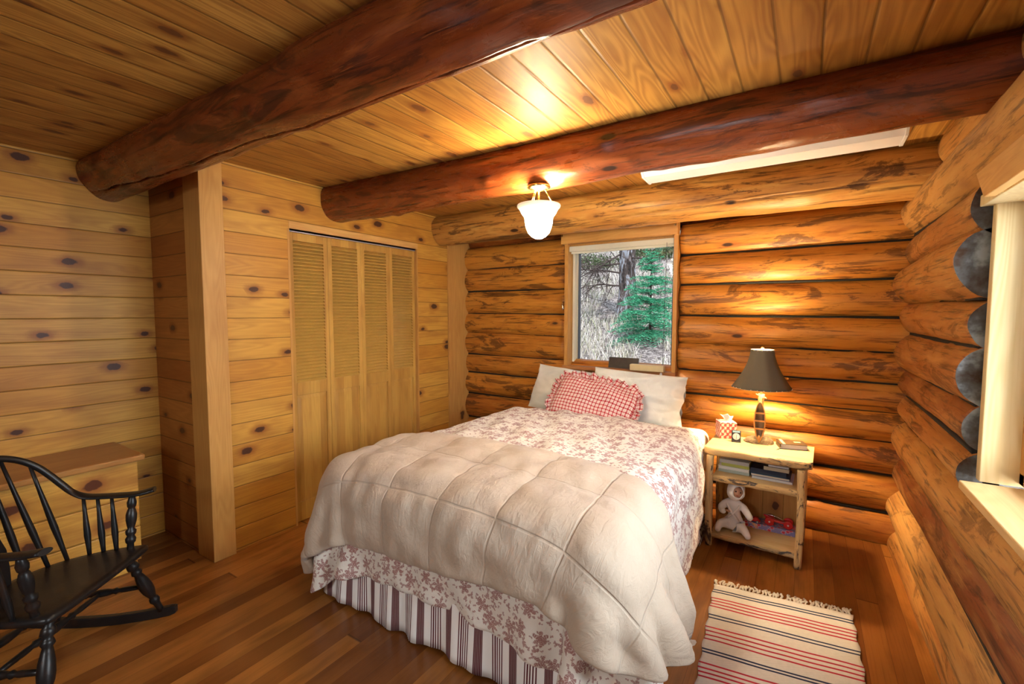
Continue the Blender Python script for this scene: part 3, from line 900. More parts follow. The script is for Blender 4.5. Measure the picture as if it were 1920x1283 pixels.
Pn[..., 1] += hg_ * .012 * np.cos(gv2 * 27 + .6)
hf_ = sm_((gu2 - 1.9) / .3) * sm_((.30 - gv2) / .25)
Pn[..., 1] += hf_ * .022 * np.sin(gu2 * 30)
Rs = np.zeros_like(Pn); Us = np.zeros(Pn.shape[:2] + (2,))
nvv = Pn.shape[1]
for i in range(Pn.shape[0]):
    vv = v0[i] + (v1[i] - v0[i]) * np.linspace(0, 1, nvv)
    for c in range(3): Rs[i, :, c] = np.interp(vv, gv2[i], Pn[i, :, c])
    Us[i, :, 0] = us[i]; Us[i, :, 1] = vv
comf = cloth_obj('comforter', Rs, Us, M['comforter'], .030, 1, np.zeros_like(puff), (.28, .26))
tag(comf, 'puffy beige comforter folded across the foot of the bed', 'comforter')

# ------------------------------------------------------------------ the bed itself
bed = empty('bed', (-1.315, 2.5, 0))
tag(bed, 'wide low bed with a striped skirt under the back window', 'bed')
M['sheet'] = fabric('white cotton sheet', (.80, .77, .70), crumple=.4, bumps=.25)
mb = MB(); mb.box(BX0 + .03, BX1 - .03, BY0 + .03, 3.60, .34, .645)
o = at_local(mb.build('mattress', M['sheet'], bed), bed)
b = o.modifiers.new('bevel', 'BEVEL'); b.width = .07; b.segments = 5
for p in o.data.polygons: p.use_smooth = True
mb = MB(); mb.box(BX0 + .05, BX1 - .05, BY0 + .05, 3.58, .10, .34)
at_local(mb.build('box_spring', M['sheet'], bed, bevel=.02), bed)
# striped skirt: left side, foot, right side as one ruffled band
st = NT('striped ticking skirt')
x, y, z, v = st.coord('UV')
q = st.math('FRACT', st.math('DIVIDE', x, .163))


def band(a, b, e=.004):
    return st.math('MULTIPLY', st.step(q, a - e, a + e), st.step(q, b + e, b - e))


solid = band(.04, .27)
pin = st.step(st.math('SINE', st.math('MULTIPLY', q, 6.2832 * 26)), .55, .9)
solid = st.math('MULTIPLY', solid, st.math('SUBTRACT', 1.0, st.math('MULTIPLY', pin, .45)))
grp = band(.52, .555)
for a in (.59, .665, .74, .815):
    grp = st.math('MAXIMUM', grp, band(a, a + .035 + (.0 if a != .59 else .01)))
msk = st.math('MAXIMUM', solid, grp)
st.bump(st.noise(v, 120.0, 3), .15, .004)
M['skirt'] = st.fin(st.mix(msk, (.90, .87, .83), (.115, .018, .024)), .85, .2)
path = []
x0, x1, y0 = BX0 - .02, BX1 - .01, BY0 - .025
step = .0125
yy = 3.55
pts = []
while yy > y0 + .02: pts.append((x0, yy, -1, 0)); yy -= step
xx = x0
while xx < x1: pts.append((xx, y0, 0, -1)); xx += step
yy = y0
while yy < 3.40: pts.append((x1 - .03 * max(0, min(1, (yy - 2.7) / .25)), yy, .4 if yy > 2.85 else 1, 0)); yy += step
P = []; U = []
zs = [.40, .34, .28, .22, .16, .10, .05, .012]
for i, (a, b, nx, ny) in enumerate(pts):
    s_ = i * step; row = []; ur = []
    corner = min(math.hypot(a - x0, b - y0), math.hypot(a - x1, b - y0))
    for k, zz in enumerate(zs):
        t = (.40 - zz) / .39
        d = t * (.018 + .014 * math.sin(s_ * 23 + 1.3 * math.sin(s_ * 7)) + .006 * math.sin(s_ * 51)) + .012 * math.exp(-corner * 20) * t
        row.append((a + nx * d + .004 * t * math.sin(s_ * 30), b + ny * d, zz + (.006 * math.sin(s_ * 9) if k == len(zs) - 1 else 0)))
        ur.append((s_, zz))
    P.append(row); U.append(ur)
mb = MB(); mb.grid(P, 0, True, U)
o = at_local(mb.build('bed_skirt', M['skirt'], bed), bed); o['label'] = 'white skirt with maroon stripes'
s = o.modifiers.new('solid', 'SOLIDIFY'); s.thickness = .003
for fx_, fy_ in ((BX0 + .12, BY0 + .12), (BX1 - .12, BY0 + .12), (BX0 + .12, 3.45), (BX1 - .12, 3.45)):
    mb = MB(); mb.lathe([(.028, 0), (.032, .01), (.022, .03), (.022, .10)], 16, (fx_, fy_, 0), caps=True)
    at_local(mb.build('leg', M['dark_metal'], bed), bed)


# ------------------------------------------------------------------ pillows
def pillow_mb(W, H, T, seed=0, n=34, wr=.006, uvs=1.0, sag=0.0):
    """a stuffed cushion, W along x, H along z, T along y"""
    mb = MB()
    for side in (-1, 1):
        P = []; U = []
        for i in range(n + 1):
            row = []; ur = []
            for j in range(n + 1):
                a = 2 * i / n - 1; b = 2 * j / n - 1
                # pinch corners
                e = 1 - .025 * (1 - abs(b) ** 3) * abs(a) ** 3 ; e2 = 1 - .03 * (1 - abs(a) ** 3) * abs(b) ** 3
                x = a * W / 2 * e; z = b * H / 2 * e2
                th = T / 2 * (max(0, 1 - abs(a) ** 2.6) ** .55) * (max(0, 1 - abs(b) ** 2.6) ** .55)
                nz = noise.noise(Vector((a * 2.1 + seed, b * 1.7, side * 3))) * wr * 3 + noise.noise(Vector((a * 6 + seed, b * 5, side * 3))) * wr
                th2 = th + nz * min(1, th / (T * .2))
                x += nz * .6; zz = z + sag * (1 - b) * .5 * (abs(a) ** 2) * 0
                row.append((x, side * th2, zz)); ur.append((a * W / 2 * uvs, b * H / 2 * uvs))
            P.append(row); U.append(ur)
        mb.grid(P, 0, True, U)
    return mb


def put(o, loc, rx=0, ry=0, rz=0):
    o.location = loc; o.rotation_euler = (math.radians(rx), math.radians(ry), math.radians(rz)); return o


M['pillow'] = fabric('white cotton pillowcase', (.74, .75, .70), crumple=1.0, bumps=.4)
o = pillow_mb(.66, .40, .17, 1, wr=.012).build('pillow', M['pillow'])
put(o, (-1.70, 3.50, .835), -24, 4, -4); tag(o, 'white pillow at the left head corner of the bed, behind the checked cushion', 'pillow', 'white bed pillows')
o = pillow_mb(.72, .42, .17, 5, wr=.014).build('pillow', M['pillow'])
put(o, (-1.09, 3.47, .842), -22, 3, 3); tag(o, 'white pillow at the head of the bed on the side nearest the nightstand', 'pillow', 'white bed pillows')

gk = NT('red gingham check')
x, y, z, v = gk.coord('UV')


def gst(c, per):
    q = gk.math('FRACT', gk.math('DIVIDE', c, per))
    wide = gk.math('MULTIPLY', gk.step(q, .04, .08), gk.step(q, .46, .42))
    thin = gk.math('MULTIPLY', gk.step(q, .68, .70), gk.step(q, .78, .76))
    return gk.math('MAXIMUM', gk.math('MULTIPLY', wide, .68), gk.math('MULTIPLY', thin, .6))


sa = gst(x, .029); sb_ = gst(y, .029)
amt = gk.math('ADD', sa, sb_, clamp=True)
gk.bump(gk.noise(v, 14.0, 4, .6, 1.0), .35, .015)
M['gingham'] = gk.fin(gk.mix(gk.math('MULTIPLY', amt, 1.0, clamp=True), (.80, .70, .63), (.42, .014, .022)), .85, .2)
cu_ = empty('ruffled_cushion', (-1.365, 3.27, .81))
cu_.rotation_euler = (math.radians(-38), math.radians(8), math.radians(-2))
tag(cu_, 'red and white checked cushion with a ruffled edge leaning on the white pillows', 'cushion')
W_, H_ = .66, .38
pillow_mb(W_, H_, .15, 9, wr=.010).build('cushion', M['gingham'], cu_)
mb = MB(); P = []; U = []
per = []
N = 420
for k in range(N):
    a = 2 * PI * k / N
    ca, sa_ = math.cos(a), math.sin(a)
    f = 1 / (abs(ca) ** 5 + abs(sa_) ** 5) ** .2
    per.append((ca * f * W_ / 2 * .97, sa_ * f * H_ / 2 * .96, ca, sa_))
for k, (px, pz, ca, sa_) in enumerate(per):
    t = k / N * 2 * PI
    row = []; ur = []
    nx_, nz_ = ca / math.hypot(ca, sa_ * 1.3), sa_ * 1.3 / math.hypot(ca, sa_ * 1.3)
    for j in range(7):
        s_ = j / 6
        amp = .022 * s_ + .001
        wv_ = math.sin(t * 34 + 1.2 * math.sin(t * 5)); wv2 = math.sin(t * 21 + 2)
        r_ = s_ * (.058 + .010 * wv2)
        row.append((px + nx_ * r_ + .008 * s_ * wv2 * -nz_, amp * wv_ + .006 * s_ * wv2, pz + nz_ * r_ + .008 * s_ * wv2 * nx_)); ur.append((k / N * 2.7, s_ * .055))
    P.append(row); U.append(ur)
mb.grid(P, 0, True, U, close_u=True)
o = mb.build('ruffle', M['gingham'], cu_); s = o.modifiers.new('solid', 'SOLIDIFY'); s.thickness = .002

# ------------------------------------------------------------------ dresser
M['dresser'] = boards('honey pine dresser fronts', 1, 2, 0.19, 0.075, A=(.72, .42, .10), B=(.66, .36, .07), dark=(.28, .09, .02), rough=0.35, knots=0.5, kscale=3.8, seam=0.0001, seamd=0.0, knotcol=(.10, .03, .012), ksize=1.0, contrast=.6)
M['dresser_top'] = boards('amber pine dresser top', 1, 0, 0.11, 0.0, A=(.46, .22, .06), B=(.40, .18, .05), dark=(.22, .08, .02), rough=0.3, knots=0.25, kscale=2.6, seam=0.004, seamd=0.3)
dr = empty('dresser', (-3.43, .45, 0))
tag(dr, 'low honey pine dresser with dark knots standing behind the black rocking chair', 'dresser')
mb = MB(); mb.box(-3.64, -3.235, -.12, 1.0, .06, .655); mb.box(-3.62, -3.245, -.10, .985, 0, .06)
at_local(mb.build('body', M['dresser'], dr, bevel=.003), dr)
mb = MB(); mb.box(-3.645, -3.175, -.15, 1.024, .655, .690)
at_local(mb.build('top', M['dresser_top'], dr, bevel=.009), dr)
for z0, z1 in ((.450, .648), (.271, .443), (.083, .264)):
    mb = MB(); mb.box(-3.235, -3.215, -.112, .998, z0, z1)
    at_local(mb.build('drawer', M['dresser'], dr, bevel=.005), dr)

# ------------------------------------------------------------------ black rocking chair
bk = NT('worn black paint')
x, y, z, v = bk.coord()
n_ = bk.noise(v, 14.0, 5, .6)
bk.bump(bk.noise(v, 90.0, 3), .1, .003)
M['chair'] = bk.fin(bk.mix(bk.step(n_, .52, .75), (.010, .009, .009), (.030, .015, .009)), .36, .35)


def turned(mb, p0, p1, prof, n=16):
    p0 = Vector(p0); p1 = Vector(p1); L = (p1 - p0).length
    mb.tube([p0 + (p1 - p0) * t for t, r in prof], [r for t, r in prof], n)


LEG = [(0, .014), (.04, .017), (.08, .021), (.11, .015), (.14, .022), (.19, .024), (.22, .014), (.25, .019), (.28, .022), (.31, .015), (.36, .019), (.44, .0245), (.54, .027), (.62, .025), (.70, .017),
       (.74, .0135), (.76, .019), (.80, .021), (.84, .015), (.90, .013), (1, .012)]
POST = [(0, .012), (.06, .014), (.14, .013), (.17, .019), (.23, .021), (.28, .014), (.32, .020), (.37, .021), (.41, .013), (.46, .016), (.56, .021), (.66, .0215), (.74, .016), (.77, .012), (.80, .017),
        (.87, .019), (.94, .014), (1, .011)]
STR = [(0, .009), (.12, .011), (.25, .012), (.30, .009), (.33, .015), (.36, .010), (.42, .015), (.5, .0175), (.58, .015), (.64, .010), (.67, .015), (.70, .009), (.75, .012), (.88, .011), (1, .009)]
SPN = [(0, .008), (.15, .0095), (.35, .013), (.5, .0115), (.75, .008), (1, .0065)]
ph_ = math.radians(39)
rc_ = empty('rocking_chair', (-2.385, .625, 0), ph_)
tag(rc_, 'black wooden spindle back rocking chair with turned legs in front of the dresser', 'rocking chair')
# seat
mb = MB(); P = []; N = 56
out = []
for k in range(N):
    a = 2 * PI * k / N
    ca, sa_ = math.cos(a), math.sin(a)
    if ca >= 0:
        rx, ry, e = .045, .268, .32
    else:
        rx, ry, e = .385, .268, .85
    xx_ = -.045 + rx * (abs(ca) ** e) * (1 if ca >= 0 else -1); yy_ = ry * (abs(sa_) ** (.9 if ca < 0 else .55)) * (1 if sa_ >= 0 else -1)
    out.append((xx_, yy_))
def sz(x_, y_, top):
    tilt = .418 + x_ * .07
    if top:
        d = (x_ + .22) ** 2 / .035 + y_ ** 2 / .045
        return tilt + .004 - .014 * math.exp(-d)
    return tilt - .030
rings = []
for s_ in (0.0, .3, .6, .85, .96, 1.0):
    rings.append([(-.18 + (a + .18) * s_, b * s_, sz(-.18 + (a + .18) * s_, b * s_, True) - (.010 if s_ == 1.0 else .002 if s_ == .96 else 0)) for a, b in out])
for s_ in (1.0, .95, .5, 0.0):
    rings.append([(-.18 + (a + .18) * s_, b * s_, sz(0 + -.18 + (a + .18) * s_, b * s_, False) + (.008 if s_ == 1.0 else 0)) for a, b in out])
mb.grid(rings, 0, True, close_v=True)
mb.build('seat', M['chair'], rc_)
# bow: one bent rail that is both arms and crest
half = [(.012, .286, .672), (-.03, .275, .662), (-.08, .272, .655), (-.18, .272, .652), (-.27, .268, .655), (-.315, .255, .680), (-.345, .237, .725), (-.375, .218, .775), (-.405, .195, .822), (-.435, .160, .862), (-.458, .110, .890), (-.472, .055, .903), (-.477, 0, .907)]
full = [Vector(p) for p in half] + [Vector((p[0], -p[1], p[2])) for p in half[-2::-1]]
# smooth the polyline
def smooth_line(pts, n=6):
    r = []
    for i in range(len(pts) - 1):
        p0 = pts[max(0, i - 1)]; p1 = pts[i]; p2 = pts[i + 1]; p3 = pts[min(len(pts) - 1, i + 2)]
        for k in range(n):
            t = k / n
            r.append(.5 * ((2 * p1) + (-p0 + p2) * t + (2 * p0 - 5 * p1 + 4 * p2 - p3) * t * t + (-p0 + 3 * p1 - 3 * p2 + p3) * t ** 3))
    r.append(pts[-1]); return r
fl_ = smooth_line(full)
mb = MB(); P = []
for i, p in enumerate(fl_):
    a = fl_[max(0, i - 1)]; b = fl_[min(len(fl_) - 1, i + 1)]; T = (b - a).normalized()
    endd = min(i, len(fl_) - 1 - i) / 6
    lat = Vector((0, 0, 1)).cross(T)
    armness = max(0, min(1, (0.70 - p.z) / .04))
    lat = lat.normalized() if lat.length > 1e-5 else Vector((1, 0, 0))
    up = T.cross(lat).normalized()
    if up.z < 0: up = -up
    hw = .016 + armness * (.012 + .006 * max(0, 1 - endd / 3)); hh = .014 - armness * .004
    if i in (0, len(fl_) - 1): hw *= .75
    P.append([tuple(p + lat * hw * math.cos(q) * (1 if abs(math.cos(q)) < .9 else .97) + up * hh * math.sin(q)) for q in [2 * PI * k / 14 for k in range(14)]])
b_ = len(mb.v); mb.grid(P, 0, True, close_v=True)
mb.f += [tuple(range(14)), tuple(range((len(P) - 1) * 14, len(P) * 14))]; mb.m += [0, 0]; mb.s += [False, False]
mb.build('arm_bow', M['chair'], rc_)
# spindles
for s in (1, -1):
    for (bx, by, tx, ty, tz) in ((-.352, .155, -.462, .100, .884), (-.325, .215, -.422, .178, .842), (-.383, .088, -.474, .045, .90)):
        mb = MB(); turned(mb, (bx, by * s, sz(bx, by, True) - .012), (tx, ty * s, tz), SPN, 12); mb.build('spindle', M['chair'], rc_)
    for (bx, tx) in ((-.255, -.285), (-.195, -.225), (-.140, -.165)):
        mb = MB(); turned(mb, (bx, .245 * s, sz(bx, .2, True) - .012), (tx, .268 * s, .650), SPN, 12); mb.build('spindle', M['chair'], rc_)
    mb = MB(); turned(mb, (-.075, .235 * s, sz(-.07, .2, True) - .015), (-.080, .272 * s, .652), POST); mb.build('arm_post', M['chair'], rc_)
    mb = MB(); turned(mb, (-.065, .195 * s, .392), (-.005, .315 * s, .058), LEG); mb.build('leg', M['chair'], rc_)
    mb = MB(); turned(mb, (-.330, .155 * s, .372), (-.455, .300 * s, .030), LEG); mb.build('leg', M['chair'], rc_)
    mb = MB(); turned(mb, (-.035, .258 * s, .215), (-.392, .228 * s, .19), STR); mb.build('stretcher', M['chair'], rc_)
    # rocker
    mb = MB(); P = []
    for k in range(33):
        u = -.74 + .80 * k / 32
        zc = .004 + .26 * (u + .28) ** 2 + (.006 if k == 32 else 0)
        yc = s * (.318 + .03 * (u + .02))
        h = .046 if k not in (0, 32) else .034
        P.append([(u, yc - .013, zc), (u, yc + .013, zc), (u, yc + .013, zc + h), (u, yc - .013, zc + h)])
    mb.grid(P, 0, False, close_v=True); mb.f += [(0, 1, 2, 3), (128, 129, 130, 131)]; mb.m += [0, 0]; mb.s += [False, False]
    mb.build('rocker', M['chair'], rc_, bevel=.004)
mb = MB(); turned(mb, (-.215, .243, .203), (-.215, -.243, .203), STR); mb.build('stretcher', M['chair'], rc_)
mb = MB(); turned(mb, (-.40, .235, .17), (-.40, -.235, .17), STR); mb.build('stretcher', M['chair'], rc_)
# splat between the middle spindles
mb = MB(); P = []
prof_ = [(0, .034), (.15, .046), (.3, .050), (.45, .030), (.55, .022), (.68, .034), (.85, .030), (1, .024)]
for t, hw in prof_:
    bx, bz = -.395 + (-.476 + .395) * t, sz(-.395, 0, True) - .012 + (.90 - .40) * t
    P.append([(bx + .004, hw, bz), (bx + .004, -hw, bz), (bx - .004, -hw, bz), (bx - .004, hw, bz)])
mb.grid(P, 0, False, close_v=True)
mb.build('splat', M['chair'], rc_, bevel=.002)

# ------------------------------------------------------------------ nightstand
M['ns_x'] = boards('pale pine nightstand boards', 0, 1, 0.6, 2.9, A=(.68, .50, .27), B=(.66, .48, .25), dark=(.46, .28, .10), rough=0.4, knots=0.0, seam=0.0001, seamd=0.0, grain=.5)
nsb = logmat('bark edged pine', 0, amber=(.62, .42, .18), red=(.50, .30, .11), dark=(.06, .055, .055), light=(.78, .60, .34), patch=1.0, rough=0.55, streak=.6, ps=4.5, palette=[(0, (.60, .40, .17)), (1, (.66, .45, .21))])
M['ns_post'] = logmat('bark edged pine posts', 2, amber=(.62, .42, .18), red=(.50, .28, .10), dark=(.08, .05, .04), light=(.78, .60, .34), patch=1.0, rough=0.55, streak=.6, ps=4.5, palette=[(0, (.60, .40, .17)), (1, (.66, .45, .21))])
M['ns_back'] = boards('amber pine back boards', 2, 0, 0.12, 0.02, A=(.50, .26, .07), B=(.44, .22, .06), dark=(.28, .11, .03), rough=0.5, knots=0.3, kscale=5.0, seam=0.02, seamd=0.5)
ns = empty('nightstand', (-.225, 3.28, 0), math.radians(-2.0))
tag(ns, 'rustic pale pine nightstand with bark edges and two shelves beside the bed', 'nightstand')


def slab(name, x0, x1, y0, y1, z0, z1, wob, par, fillet=.012, taper=0.0, seed=0):
    """board with a wavy natural front edge"""
    mb = MB(); n = 48
    rows = []
    for i in range(n + 1):
        x = x0 + (x1 - x0) * i / n
        e = 0
        if taper: e = taper * (max(0, abs(2 * i / n - 1) - .86) / .14) ** 2
        w1 = wob * (noise.noise(Vector((x * 7 + seed, 0, 0))) + .5 * noise.noise(Vector((x * 23 + seed, 3, 0))))
        yf = y0 + w1 + e; zc = (z0 + z1) / 2
        zb = z0 + .25 * wob * noise.noise(Vector((x * 13 + seed, 7, 0)))
        rows.append([(x, y1, z0), (x, y1, z1), (x, yf + fillet * 1.2, z1), (x, yf + fillet * .3, z1 - fillet * .35), (x, yf + .25 * w1, zc), (x, yf + fillet * .5, zb + fillet * .5), (x, yf + fillet * 1.6, zb)])
    b = len(mb.v); mb.grid(rows, 0, True, close_v=True); m_ = 7
    for i in range(len(mb.f)):
        j = i % m_
        mb.m[i] = 1 if j in (2, 3, 4, 5) else 0
        mb.s[i] = j in (2, 3, 4, 5)
    mb.f += [tuple(range(m_)), tuple(range(n * m_, n * m_ + m_))]; mb.m += [0, 0]; mb.s += [False, False]
    return mb.build(name, [M['ns_x'], nsb], par)


slab('top', -.288, .297, -.205, .205, .593, .640, .012, ns, .016, .02, 1.0)
slab('shelf', -.235, .235, -.175, .17, .418, .460, .008, ns, .008, 0, 5.0)
slab('shelf', -.235, .235, -.195, .17, .052, .088, .010, ns, .008, 0, 9.0)
mb = MB(); mb.box(-.235, .235, .158, .170, .088, .593); mb.build('back_panel', M['ns_back'], ns)
for sx_, sy_, zt in ((-.252, -.178, .593), (.246, -.178, .593), (-.250, .165, .593), (.246, .165, .593)):
    mb = MB(); P = []
    for k in range(26):
        z = zt * k / 25
        row = []
        ch = .006 if k in (0,) else 0
        for q in range(16):
            a = 2 * PI * q / 16
            r = (.027 - ch) + .003 * noise.noise(Vector((math.cos(a) + sx_ * 30, math.sin(a) + sy_ * 9, z * 9)))
            # flat inner face like a split pole
            xx_ = r * math.cos(a); yy_ = r * 1.15 * math.sin(a)
            row.append((sx_ + max(-.020, min(.020, xx_)) + .003 * math.sin(z * 9 + sx_ * 20), sy_ + yy_, z))
        P.append(row)
    mb.grid(P, 0, True, close_v=True, lid=abs(sx_ * sy_ * 13) % 1)
    mb.f += [tuple(range(16)), tuple(range(25 * 16, 26 * 16))]; mb.m += [0, 0]; mb.s += [False, False]
    mb.build('leg', M['ns_post'], ns)


# ------------------------------------------------------------------ table lamp
lp = empty('table_lamp', (-.228, 3.40, .640))
tag(lp, 'table lamp with a dark bell shade and an upright little canoe on a rock base', 'table lamp')
rk = NT('mottled rock'); x, y, z, v = rk.coord()
q = rk.noise(v, 45.0, 5, .7)
rk.bump(q, .9, .01)
M['rock'] = rk.fin(rk.ramp(q, [(.3, (.05, .035, .025)), (.5, (.20, .14, .08)), (.7, (.42, .34, .20))]), .6, .4)
mb = MB(); P = []
for i in range(13):
    t = i / 12; row = []
    for k in range(40):
        a = 2 * PI * k / 40
        rr = 1 + .16 * noise.noise(Vector((math.cos(a) * 1.6, math.sin(a) * 1.6, t * 2))) + .05 * noise.noise(Vector((math.cos(a) * 5, math.sin(a) * 5, t * 4)))
        r = (1 - t ** 2.2) ** .5 if t < 1 else 0
        row.append((.090 * r * rr * math.cos(a), .055 * r * rr * math.sin(a), .042 * (t if t > 0 else 0) + (.016 * noise.noise(Vector((math.cos(a) * 2.2 + 5, math.sin(a) * 2.2, t * 3))) if 0 < t < 1 else 0)))
    P.append(row)
mb.grid(P, 0, True, close_v=True); mb.f.append(tuple(range(40))); mb.m.append(0); mb.s.append(False)
mb.build('base', M['rock'], lp)
M['trunkw'] = plain('carved bronze wood', (.30, .20, .09), .4, .5, 0, .5, 60)
mb = MB(); mb.tube([(0, .014, .02), (0, .016, .10), (0, .014, .2), (0, .012, .27), (.002, .010, .325)], [.022, .017, .015, .017, .020], 14)
mb.tube([(-.006, .006, .300), (-.018, .0, .318), (-.030, -.004, .326)], [.006, .005, .003], 8)
mb.tube([(.008, .002, .295), (.024, -.010, .306), (.034, -.014, .300)], [.007, .006, .004], 8)
mb.tube([(0, .01, .32), (0, .01, .38)], [.007, .007], 10)
mb.build('stem', M['trunkw'], lp)
M['canoe'] = plain('brown canoe wood', (.42, .20, .06), .3, .5, 0, .3, 50)
M['canoe_in'] = plain('dark ribbed canoe inside', (.12, .08, .05), .3, .5, 0, .4, 90)
# canoe hull standing on its end, open side towards the room
mb = MB(); P = []; Pi = []
n = 28
for i in range(n + 1):
    t = i / n; z = .008 + .262 * t
    w_ = .031 * max(.02, math.sin(PI * min(1, max(0, t))) ** .62); dp = .026 * max(.03, math.sin(PI * t) ** .5)
    tipy = -.030 - .018 * (abs(2 * t - 1) ** 3)
    P.append([(w_ * math.cos(a), tipy + dp * math.sin(a) + .0, z) for a in [PI * k / 12 for k in range(13)]])
    ri = .93 + .05 * math.sin(t * 110)
    Pi.append([(w_ * .88 * math.cos(a), tipy + dp * ri * .85 * math.sin(a), z) for a in [PI * k / 12 for k in range(13)]])
mb.grid(P, 0, True); b_ = len(mb.v)
mb.grid(Pi[1:-1], 1, True)
for i in range(n):
    for e in (0, 12):
        pass
mb.tube([(P[i][0][0], P[i][0][1] - .001, P[i][0][2]) for i in range(n + 1)], .0042, 8)
mb.tube([(P[i][12][0], P[i][12][1] - .001, P[i][12][2]) for i in range(n + 1)], .0042, 8)
mb.tube([(0, -.049, -.0), (0, -.050, .03), (0, -.049, .045)], [.004, .010, .006], 10)
for t in (.30, .50, .70):
    w_ = .031 * math.sin(PI * t) ** .62
    mb.box(-w_, w_, -.035 - .018 * abs(2 * t - 1) ** 3, -.028, .008 + .262 * t - .0045, .008 + .262 * t + .0045)
Mc = Matrix.Rotation(math.radians(3), 4, 'Y')
cobj = mb.build('canoe', [M['canoe'], M['canoe_in']], lp, fixn=False); cobj.location = (.0, 0, .012)
sd_ = NT('dark olive shade cloth'); x, y, z, v = sd_.coord()
sd_.bump(sd_.noise(v, 500.0, 2), .2, .003)
M['shade_d'] = sd_.fin((.15, .13, .09), .75, .3)
M['shade_in'] = plain('cream shade lining', (.85, .78, .62), .8)
prof = []
for k in range(15):
    t = k / 14
    r = .174 - .108 * (1 - (1 - t) ** 1.75); prof.append((r, .372 + .250 * t - .004 * (1 - t) ** 3))
oct_ = lambda a, z: 1 / max(.96, math.cos(((a + PI / 8 + .1) % (PI / 4)) - PI / 8) ** .8) * .985
mb = MB(); mb.lathe(prof, 64, fn=oct_)
sh_ = mb.build('lamp_shade', [M['shade_in'], M['shade_d']], lp, fixn=False)
s = sh_.modifiers.new('solid', 'SOLIDIFY'); s.thickness = .0025; s.offset = -1; s.material_offset = 1
bb = NT('white beads'); M['bead'] = bb.fin((.9, .88, .8), .2)
mb = MB(); mb.lathe([(0, -.0028), (.0026, -.001), (.0026, .001), (0, .0028)], 8)
bd_ = None
for (r, z, n) in ((.1755, .372, 30), (.0675, .616, 16)):
    for k in range(n):
        a = 2 * PI * k / n + .05
        if bd_ is None: bd_ = mb.build('bead', M['bead'], sh_); q_ = bd_
        else: q_ = bd_.copy(); COL.objects.link(q_)
        q_.location = (r * math.cos(a), r * math.sin(a), z)
mb = MB(); mb.lathe([(.003, .60), (.004, .622), (.010, .628), (.011, .638), (.006, .645), (0, .647)], 14)
mb.build('finial', M['brass'], lp)
mb = MB()
for k in range(3):
    a = 2 * PI * k / 3; mb.tube([(0, 0, .610), (.064 * math.cos(a), .064 * math.sin(a), .612)], .0014, 6)
mb.build('shade_spider', M['brass'], lp)
mb = MB(); mb.tube([(0, .01, .37), (.0, .0, .40)], .014, 12); mb.build('socket', M['brass'], lp)
bm_ = NT('lit bulb'); bm_.b.inputs['Emission Color'].default_value = (1, .8, .5, 1); bm_.b.inputs['Emission Strength'].default_value = 12
M['bulb'] = bm_.fin((1, .9, .7), .3)
mb = MB(); mb.lathe([(.012, .395), (.014, .42), (.028, .455), (.030, .475), (.022, .50), (0, .508)], 20); mb.build('bulb', M['bulb'], lp)
bpy.data.objects['table_lamp_bulb'].location = (-.228, 3.40, 1.175)

# ------------------------------------------------------------------ small things on the nightstand
tb = empty('tissue_box', (-.437, 3.435, .640), math.radians(24))
tag(tb, 'red and white patterned tissue box with a tissue sticking out, on the nightstand', 'tissue box')
dm = NT('red damask card'); x, y, z, v = dm.coord()
s1_ = dm.math('SINE', dm.math('MULTIPLY', dm.math('ADD', x, y), 190.0)); s2_ = dm.math('SINE', dm.math('MULTIPLY', z, 150.0))
s3_ = dm.noise(v, 110.0, 3, .6)
pt = dm.math('ADD', dm.math('MULTIPLY', s1_, s2_), dm.math('MULTIPLY', dm.math('SUBTRACT', s3_, .5), 3.0))
M['damask'] = dm.fin(dm.mix(dm.step(pt, -.1, .25), (.52, .07, .06), (.80, .66, .58)), .5)
mb = MB(); mb.box(-.054, .054, -.054, .054, 0, .112); mb.build('box', M['damask'], tb, bevel=.002)
mb = MB(); P = []
for i in range(13):
    u = i / 12; row = []
    for j in range(9):
        t = j / 8
        row.append(((u - .5) * (.03 + .055 * t) + .01 * math.sin(t * 3), .016 * math.sin(u * 9) * t + .012 * math.sin(u * 4 + 1) * t, .108 + .062 * t * (1 - .45 * abs(u - .45)) - .015 * t * t * abs(math.sin(u * 6))))
    P.append(row)
mb.grid(P); o = mb.build('tissue', plain('white tissue', (.88, .86, .84), .9), tb); s = o.modifiers.new('solid', 'SOLIDIFY'); s.thickness = .001

ck = empty('alarm_clock', (-.360, 3.330, .640), math.radians(8))
tag(ck, 'small black travel alarm clock with a round white dial in front of the tissue box', 'clock')
M['blackp'] = plain('black plastic', (.02, .02, .024), .35)
Mx = Matrix.Rotation(math.radians(-12), 4, 'X')
mb = MB(); mb.box(-.028, .028, -.004, .018, .001, .078, 0, 0, Mx); mb.build('case', M['blackp'], ck, bevel=.005)
mb = MB(); mb.box(-.018, .018, .012, .040, .0, .004); mb.box(-.028, .028, -.012, -.002, 0, .006); mb.build('stand', M['blackp'], ck, bevel=.001)
M['dial'] = plain('white dial', (.78, .80, .80), .4); M['lcd'] = plain('pale blue window', (.30, .55, .72), .3)
mb = MB(); b_ = 32
mb.add([tuple(Mx @ Vector((.022 * math.cos(2 * PI * k / b_), -.0048, .036 + .022 * math.sin(2 * PI * k / b_)))) for k in range(b_)], [tuple(range(b_))])
mb.build('dial', M['dial'], ck)
mb = MB(); mb.box(-.022, .022, -.0047, -.0044, .062, .074, 0, 0, Mx); mb.build('window', M['lcd'], ck)
mb = MB()
mb.box(-.0009, .0009, -.0056, -.0050, .018, .037, 0, 0, Mx); mb.box(-.0008, .0008, -.0056, -.0050, .036, .050, 0, 0, Mx @ Matrix.Translation((0, 0, .036)) @ Matrix.Rotation(.15, 4, 'Y') @ Matrix.Translation((0, 0, -.036)))
